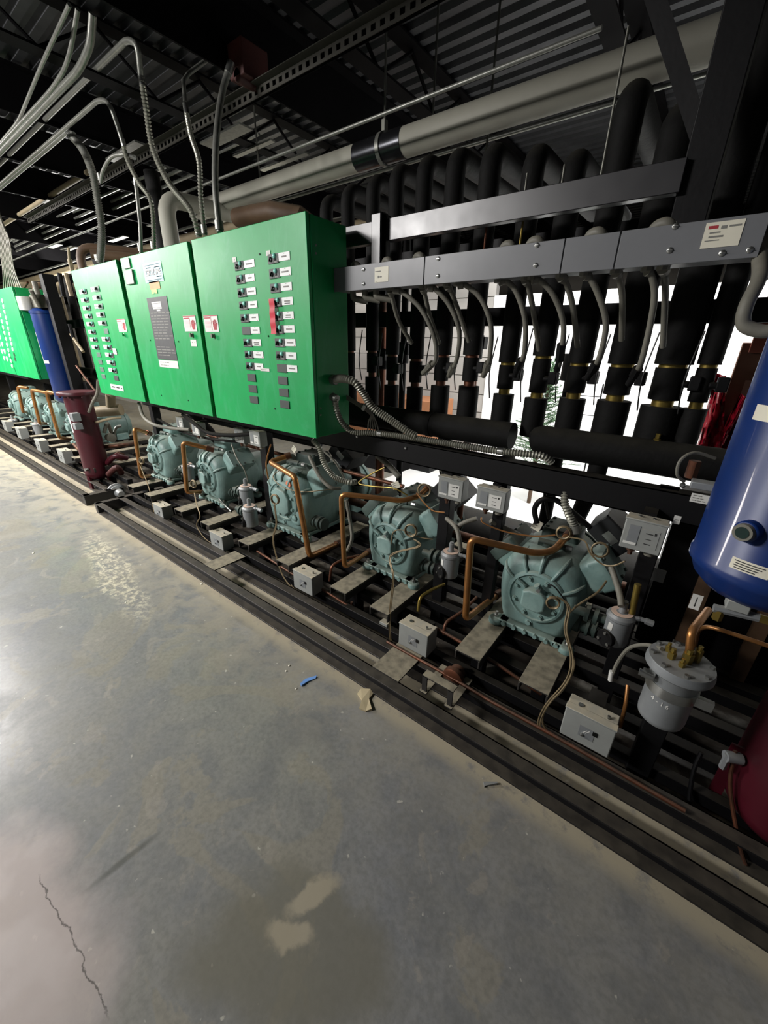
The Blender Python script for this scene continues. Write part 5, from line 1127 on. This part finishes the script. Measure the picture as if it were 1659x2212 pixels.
# drops
def drop(label, pts, r, rib=True, m_=None, top=(), pitch=.015):
    q = [P(*a) for a in pts]; t = thing('flexible_steel_conduit', label, 'conduit', q[-1]); mb = MB()
    if rib: ribbed(mb, q, r * 1.05, pitch, .16, 12)
    else: mb.tube(smooth(q, 10), r, 12)
    mb.build('armour', m_ or flexm, t)
    e = q[-1]; mb = MB(); mb.cyl(e + Vector((0, 0, .01)), e + Vector((0, 0, .05)), r * 1.35, n=12); mb.build('hub_connector', galv, t)
    mb = MB(); mb.cyl(q[0], q[0].lerp(q[1], .35), r * 1.2, n=12); mb.build('top_coupling', steel, t); return t
ZC = lambda px, py: P(px, py, 1.40)
drop('ribbed steel conduit curving down to the near cabinet, left one of the crossing pair', [(305, 165, 1.38), (315, 230, 1.38), (330, 320, 1.39), (365, 395, 1.4), (412, 455, 1.4), (430, 513, 1.42)], .0135)
drop('ribbed steel conduit down to the near cabinet, right one of the crossing pair', [(400, 225, 1.5), (412, 290, 1.47), (430, 350, 1.44), (434, 430, 1.42), (443, 510, 1.42)], .0115)
drop('smooth grey conduit rising highest above the near cabinet', [(500, 135, 1.65), (480, 200, 1.6), (468, 290, 1.5), (465, 400, 1.44), (475, 502, 1.42)], .016, False, galv)
drop('ribbed steel conduit down to the middle cabinet', [(264, 300, 1.39), (275, 345, 1.4), (300, 395, 1.41), (327, 440, 1.42), (333, 542, 1.42)], .0115)
drop('thin conduit down to the middle cabinet, left of the ribbed one', [(292, 385, 1.42), (297, 430, 1.42), (303, 490, 1.42), (305, 547, 1.42)], .0105, False, galv)
drop('thick grey conduit standing on the leftmost near cabinet', [(150, 288, 1.42), (180, 325, 1.42), (200, 375, 1.42), (212, 440, 1.42), (220, 500, 1.42), (216, 568, 1.42)], .021, True, galv, pitch=.014)
drop('small arched conduit looping beside the thick one', [(290, 340, 1.42), (268, 333, 1.42), (240, 340, 1.42), (222, 370, 1.42), (218, 395, 1.42)], .010, False, galv)
mb = MB(); mb.tube([P(400, 222, 1.5), P(396, 175, 1.55), P(408, 158, 1.65), P(460, 120, 1.8)], .011, 10); tag(mb.build('conduit_run', galv), 'smooth conduit above the right one of the crossing pair', 'conduit')
for i in range(9):
    mb = MB(); mb.tube(smooth([P(-14 + i * 3, 420 + i * 9, 1.5), P(-4 + i * 3, 520, 1.45), P(6 + i * 3, 580, 1.44), P(8 + i * 5.5, 636, 1.44)], 6), .006, 6)
    tag(mb.build('control_cable', pvc), 'pale cable in the fan of cables entering the far cabinet top', 'cable', 'fan of pale cables above the far cabinet')
for i, (q, h) in enumerate((((60, 300), .5), ((250, 290), .4), ((100, 395), .4), ((560, 370), .5), ((290, 215), .4), ((930, 350), .6), ((1050, 330), .55))):
    p = P(q[0], q[1], 2.4); mb = MB(); mb.cyl((p.x, 2.4, 3.13), (p.x, 2.4, max(2.2, p.z - h)), .006, n=6); tag(mb.build('hanger_rod', hangrod), 'thin hanger rod dropping from the deck', 'rod', 'hanger rods under the deck')
# galvanised pieces lying on the joists at the left (flat duct ends and brackets)
rnd = random.Random(11)
for i in range(26):
    x = rnd.choice((-3.12, -4.0, -4.95, -6.0, -7.2, -8.6)); y = rnd.uniform(1.9, 5.5); z = 2.844
    mb = MB(); mb.box((x, y, z), (rnd.uniform(.15, .6), rnd.uniform(.04, .2), .012)); tag(mb.build('bracket_plate', galv), 'small galvanised plate fixed among the ceiling joists', 'bracket', 'galvanised plates among the joists')
for i, (y, z, r) in enumerate(((2.9, 2.6, .05), (3.4, 2.45, .1), (4.0, 2.7, .08))):
    mb = MB(); mb.tube([(-23.98, y, z), (-3.3, y, z)], r, 14); tag(mb.build('insulated_pipe', tanp if i != 1 else greyt), ['tan pipe far back under the ceiling, nearest', 'wide grey pipe far back under the ceiling', 'tan pipe far back under the ceiling, highest'][i], 'pipe')

# ------------------------------------------------------------------ things in the lit bay behind
t = thing('artificial_tree', 'small dark green artificial tree seen between the risers', 'tree', (-1.05, 3.7, 0))
mb = MB(); mb.cyl((-1.05, 3.7, 0), (-1.05, 3.7, 1.35), .02, .008); mb.build('trunk', brownins, t)
mb = MB(); rnd = random.Random(5)
for i in range(240):
    z = .35 + 1.0 * (i / 240) ** .8; rr_ = (1.42 - z) * .42 * rnd.uniform(.6, 1.1); a = rnd.uniform(0, 2 * PI)
    b0 = Vector((-1.05, 3.7, z)); b1 = b0 + Vector((math.cos(a) * rr_, math.sin(a) * rr_, rnd.uniform(-.02, .1)))
    mb.tube([b0, b1], .003, 3, False)
    for k in range(16):
        c = b0.lerp(b1, (k + 2) / 18); d = Vector((rnd.uniform(-1, 1), rnd.uniform(-1, 1), rnd.uniform(-.6, 1))).normalized() * .032; u = d.orthogonal().normalized() * .0035
        mb._add([c - u, c + u, c + d], [(0, 1, 2)], False)
fo = mb.build('foliage', leafm, t); fo['kind'] = 'stuff'
t = thing('wire_shelf', 'dark wire shelf rack right of the small green tree', 'shelf', (-.65, 3.7, 0))
mb = MB()
for x in (-.82, -.62): mb.cyl((x, 3.65, 0), (x, 3.65, 1.25), .007, n=6)
for z in (.5, .85, 1.0, 1.15): mb.cyl((-.82, 3.65, z), (-.62, 3.65, z), .004, n=6)
mb.build('wire_frame', wirem, t)
t = thing('white_panel_stack', 'white panels lying flat on the floor behind the nearest compressors', 'panels', (-.9, 2.95, 0))
rnd = random.Random(2)
for k in range(2):
    o_ = rnd.uniform(-.03, .03); mb = MB(); mb.bb(-2.6 + o_, 1.2 + o_, 2.85 + abs(o_), 4.35, .0 + k * .06, .0 + k * .06 + .055); mb.build('white_panel', wallw, t, bevel=.003)
t = thing('cardboard_box', 'orange-brown cardboard box at the foot of the grey rear wall', 'box', (-2.9, 4.1, 0))
mb = MB(); mb.bb(-3.9, -2.3, 3.9, 4.35, .3, .93); mb.build('carton', boxorange, t, bevel=.006)
mb = MB(); mb.bb(-3.9, -2.3, 3.88, 4.36, 0, .3); mb.build('dark_pallet', blackm, t)
t = thing('timber_panel', 'brown timber panel standing at the right behind the risers', 'panel', (.3, 3.0, 0))
mb = MB(); mb.bb(.115, .5, 3.0, 3.04, .2, 1.55); mb.build('board', woodm, t, bevel=.004)
mb = MB(); mb.bb(.15, .5, 2.97, 3.0, 1.5, 1.82); mb.build('upper_board', mat('red_brown_board', '#7c3a26', .6), t, bevel=.004)
mb = MB(); mb.bb(.18, .23, 2.995, 3.0, 1.27, 1.36); mb.build('paper_patch', mat('tan_paper', '#9b7562', .7), t)
def film(label, pts, seed):
    rnd = random.Random(seed); mb = MB(); a, b, c, d = [P(*q) for q in pts]; n = 14
    nz = [[rnd.uniform(-.02, .02) for _ in range(n + 1)] for _ in range(n + 1)]
    f = lambda u, v: (a.lerp(b, u)).lerp(d.lerp(c, u), v) + Vector((0, nz[int(round(u * n))][int(round(v * n))] + .03 * math.sin(u * 7 + v * 4), 0))
    mb.grid(f, n, n, smooth=False); mb.grid(lambda u, v: f(u, v) + Vector((0, .004, 0)), n, n, smooth=False); tag(mb.build('plastic_film', redfilm), label, 'plastic film')
film('dark red plastic film hanging beside the widest black riser', [(1546, 806, 2.96), (1570, 813, 2.96), (1560, 960, 2.96), (1500, 985, 2.96)], 1)
film('glossy pinkish red plastic film bunched beside the blue tank', [(1600, 850, 2.95), (1612, 858, 2.95), (1560, 1010, 2.95), (1535, 985, 2.95)], 2)
mb = MB(); mb.cyl((.55, 2.6, 0), (.55, 2.6, 1.7), .05); 
t = thing('dark_equipment', 'dark equipment frame filling the lower right behind the strainer', 'equipment', (.45, 2.2, 0))
mb = MB(); mb.bb(.05, .9, 2.1, 2.35, .12, .9); mb.build('backing_panel', blackm, t)
for i, x in enumerate((.2, .42, .66)):
    mb = MB(); mb.bb(x, x + .05, 2.0, 2.04, .15, .85); mb.build('brown_slat', brownins, t)
# things dropped on the floor
def scrap(name, m_, pts, h, label, cat):
    mb = MB(); b = [PZ(a[0], a[1], .001) for a in pts]; top = [p + Vector((0, 0, h + .003 * ((i * 7) % 3))) for i, p in enumerate(b)]
    mb.loft([b, top], False); tag(mb.build(name, m_), label, cat)
scrap('tape_scrap', bluetape, [(648, 1478), (660, 1468), (684, 1462), (682, 1466), (664, 1474), (652, 1483)], .003, 'small scrap of bright blue tape on the concrete floor', 'scrap')
scrap('paper_scrap', paper, [(772, 1500), (780, 1490), (800, 1492), (806, 1500), (797, 1512), (803, 1535), (790, 1538), (776, 1532), (782, 1515)], .006, 'crumpled tan paper scrap on the floor beside the front rail', 'scrap')
scrap('metal_clip', silver, [(1044, 1690), (1074, 1691), (1074, 1695), (1050, 1698), (1046, 1701)], .004, 'small shiny metal clip on the floor near the rail', 'scrap')
rnd = random.Random(9)
for i, q in enumerate(((625, 1438), (618, 1450), (640, 1488), (72, 1195), (178, 1290), (272, 1302), (435, 1262))):
    p = PZ(q[0], q[1], 0); mb = MB(); s_ = rnd.uniform(.004, .009)
    mb.lathe([(s_ * .3, 0), (s_, .001), (s_ * .8, s_ * .5), (s_ * .3, s_ * .7)], p, n=7); tag(mb.build('plaster_crumb', cream), 'small pale crumb of plaster on the concrete floor', 'crumb', 'plaster crumbs on the floor')

# ------------------------------------------------------------------ suction branches and the dark pipework behind the compressors
for i, (x, lb) in enumerate(((-.26, 'behind the nearest compressor'), (-1.0, 'behind the second compressor from right'), (-1.8, 'behind the large middle compressor'), (-2.85, 'behind the second compressor from left end'), (-3.75, 'behind the leftmost near compressor'))):
    t = thing('suction_branch', 'black insulated branch pipe dropping ' + lb, 'pipe', (x, 2.0, .6), group='black suction branches')
    mb = MB(); mb.tube(smooth([(x, 1.83, 1.10), (x - .01, 1.86, .95), (x - .05, 1.98, .80), (x - .08, 2.1, .66), (x - .08, 2.14, .5)], 8), .038, 14); mb.build('insulation', insul, t)
    mb = MB(); mb.cyl((x - .08, 2.14, .44), (x - .08, 2.14, .52), .05, n=16); mb.build('service_valve', tealdk, t)
for i, (y, z, r, m_, x1) in enumerate(((1.98, .92, .028, insul, -1.45), (2.06, .80, .036, blackm, -2.2), (1.9, .70, .014, copperdk, -1.3), (2.1, 1.0, .03, insul, -1.5))):
    mb = MB(); mb.tube([(-4.1, y, z), (x1, y, z)], r, 12)
    tag(mb.build('manifold_pipe', m_), ['black insulated pipe in shadow under the cabinets, middle height', 'dark steel pipe in shadow behind the two left compressors', 'thin dark copper pipe running behind the compressors under the cabinets', 'black pipe highest under the cabinets, level with the middle beam'][i], 'pipe')
HS = [([(790, 985, 1.62), (800, 965, 1.66), (825, 962, 1.7), (838, 985, 1.72), (832, 1010, 1.75)], .010, insul, 'dark hose loop under the beam beside the paper-tagged second compressor'),
      ([(815, 985, 1.7), (840, 1005, 1.7), (862, 1030, 1.7)], .016, greyt, 'stubby grey conduit end above the second compressor from right'),
      ([(920, 985, 1.68), (940, 998, 1.66), (962, 1022, 1.64)], .013, pvc, 'pale plastic tube end above the left labelled pressure switch'),
      ([(1060, 1125, 1.65), (1090, 1140, 1.7), (1130, 1160, 1.75)], .012, greyt, 'grey hose slanting from the right labelled switch to the nearest compressor'),
      ([(700, 975, 1.6), (725, 1000, 1.62), (748, 1040, 1.66)], .006, greyt, 'thin grey rod slanting behind the large middle compressor'),
      ([(1175, 1055, 1.7), (1180, 1090, 1.72), (1185, 1120, 1.75)], .006, wirem, 'thin black wire hanging below the beam near the hose arch'),
      ([(1285, 1055, 1.72), (1286, 1090, 1.74)], .003, wirem, 'short thin rod hanging below the beam at the right'),
      ([(585, 960, 1.58), (575, 1000, 1.56), (580, 1035, 1.56)], .005, copper, 'thin copper tube left of the large middle compressor top'),
      ([(500, 1105, 1.5), (480, 1085, 1.55), (470, 1070, 1.6)], .008, steel, 'short bright tube left of the lower silver pot'),
      ([(1378, 1262, 1.5), (1372, 1290, 1.5), (1365, 1325, 1.5)], .011, brass, 'upright brassy valve right of the regulator by the nearest compressor')]
for pts, r, m_, lb in HS:
    t = thing('hose', lb, 'hose', P(*pts[-1])); mb = MB(); mb.tube(smooth([P(*a) for a in pts], 8), r, 10); mb.build('hose_run', m_, t)
p = P(1420, 1242, 1.7); o = sticker('grey_tag', p, .05, .055, None, greybox); tag(o, 'grey blank square tag on the dark frame right of the nearest compressor', 'tag')

# ------------------------------------------------------------------ reddish pipe tangle between the maroon tank and the leftmost near compressor
for i, (pts, r, m_) in enumerate((([(228, 965, 1.5), (262, 962, 1.6), (285, 958, 1.8)], .022, copperdk), ([(232, 1000, 1.45), (250, 985, 1.5), (275, 990, 1.6)], .028, maroon), ([(235, 1025, 1.4), (252, 1010, 1.45), (262, 1022, 1.5)], .03, redox),
    ([(225, 935, 1.5), (232, 915, 1.55), (240, 935, 1.6)], .018, greyt), ([(245, 950, 1.6), (250, 925, 1.65), (262, 920, 1.7)], .015, galv), ([(160, 960, 1.45), (175, 975, 1.42), (190, 985, 1.4)], .02, copperdk), ([(150, 985, 1.42), (180, 1000, 1.4)], .018, redox), ([(165, 1020, 1.35), (205, 1030, 1.4)], .02, dusty))):
    mb = MB(); mb.tube(smooth([P(*a) for a in pts], 6), r, 10)
    tag(mb.build('tangled_pipe', m_), 'short pipe piece in the tangle around the foot of the slim maroon tank', 'pipe', 'pipe tangle around the slim maroon tank')
for i, q in enumerate(((243, 1008, 1.5), (258, 985, 1.6), (238, 945, 1.55))):
    mb = MB(); mb.lathe([(.02, -.03), (.045, -.025), (.045, .0), (.03, .01), (.03, .03), (.045, .035), (.045, .05), (.02, .055)], P(*q), 'X', 16)
    tag(mb.build('flanged_valve', [redox, copperdk, greyt][i]), ['dark red flanged valve, lowest beside the slim maroon tank', 'brown flanged valve right of the slim maroon tank', 'grey flanged valve, highest beside the slim maroon tank'][i], 'valve')
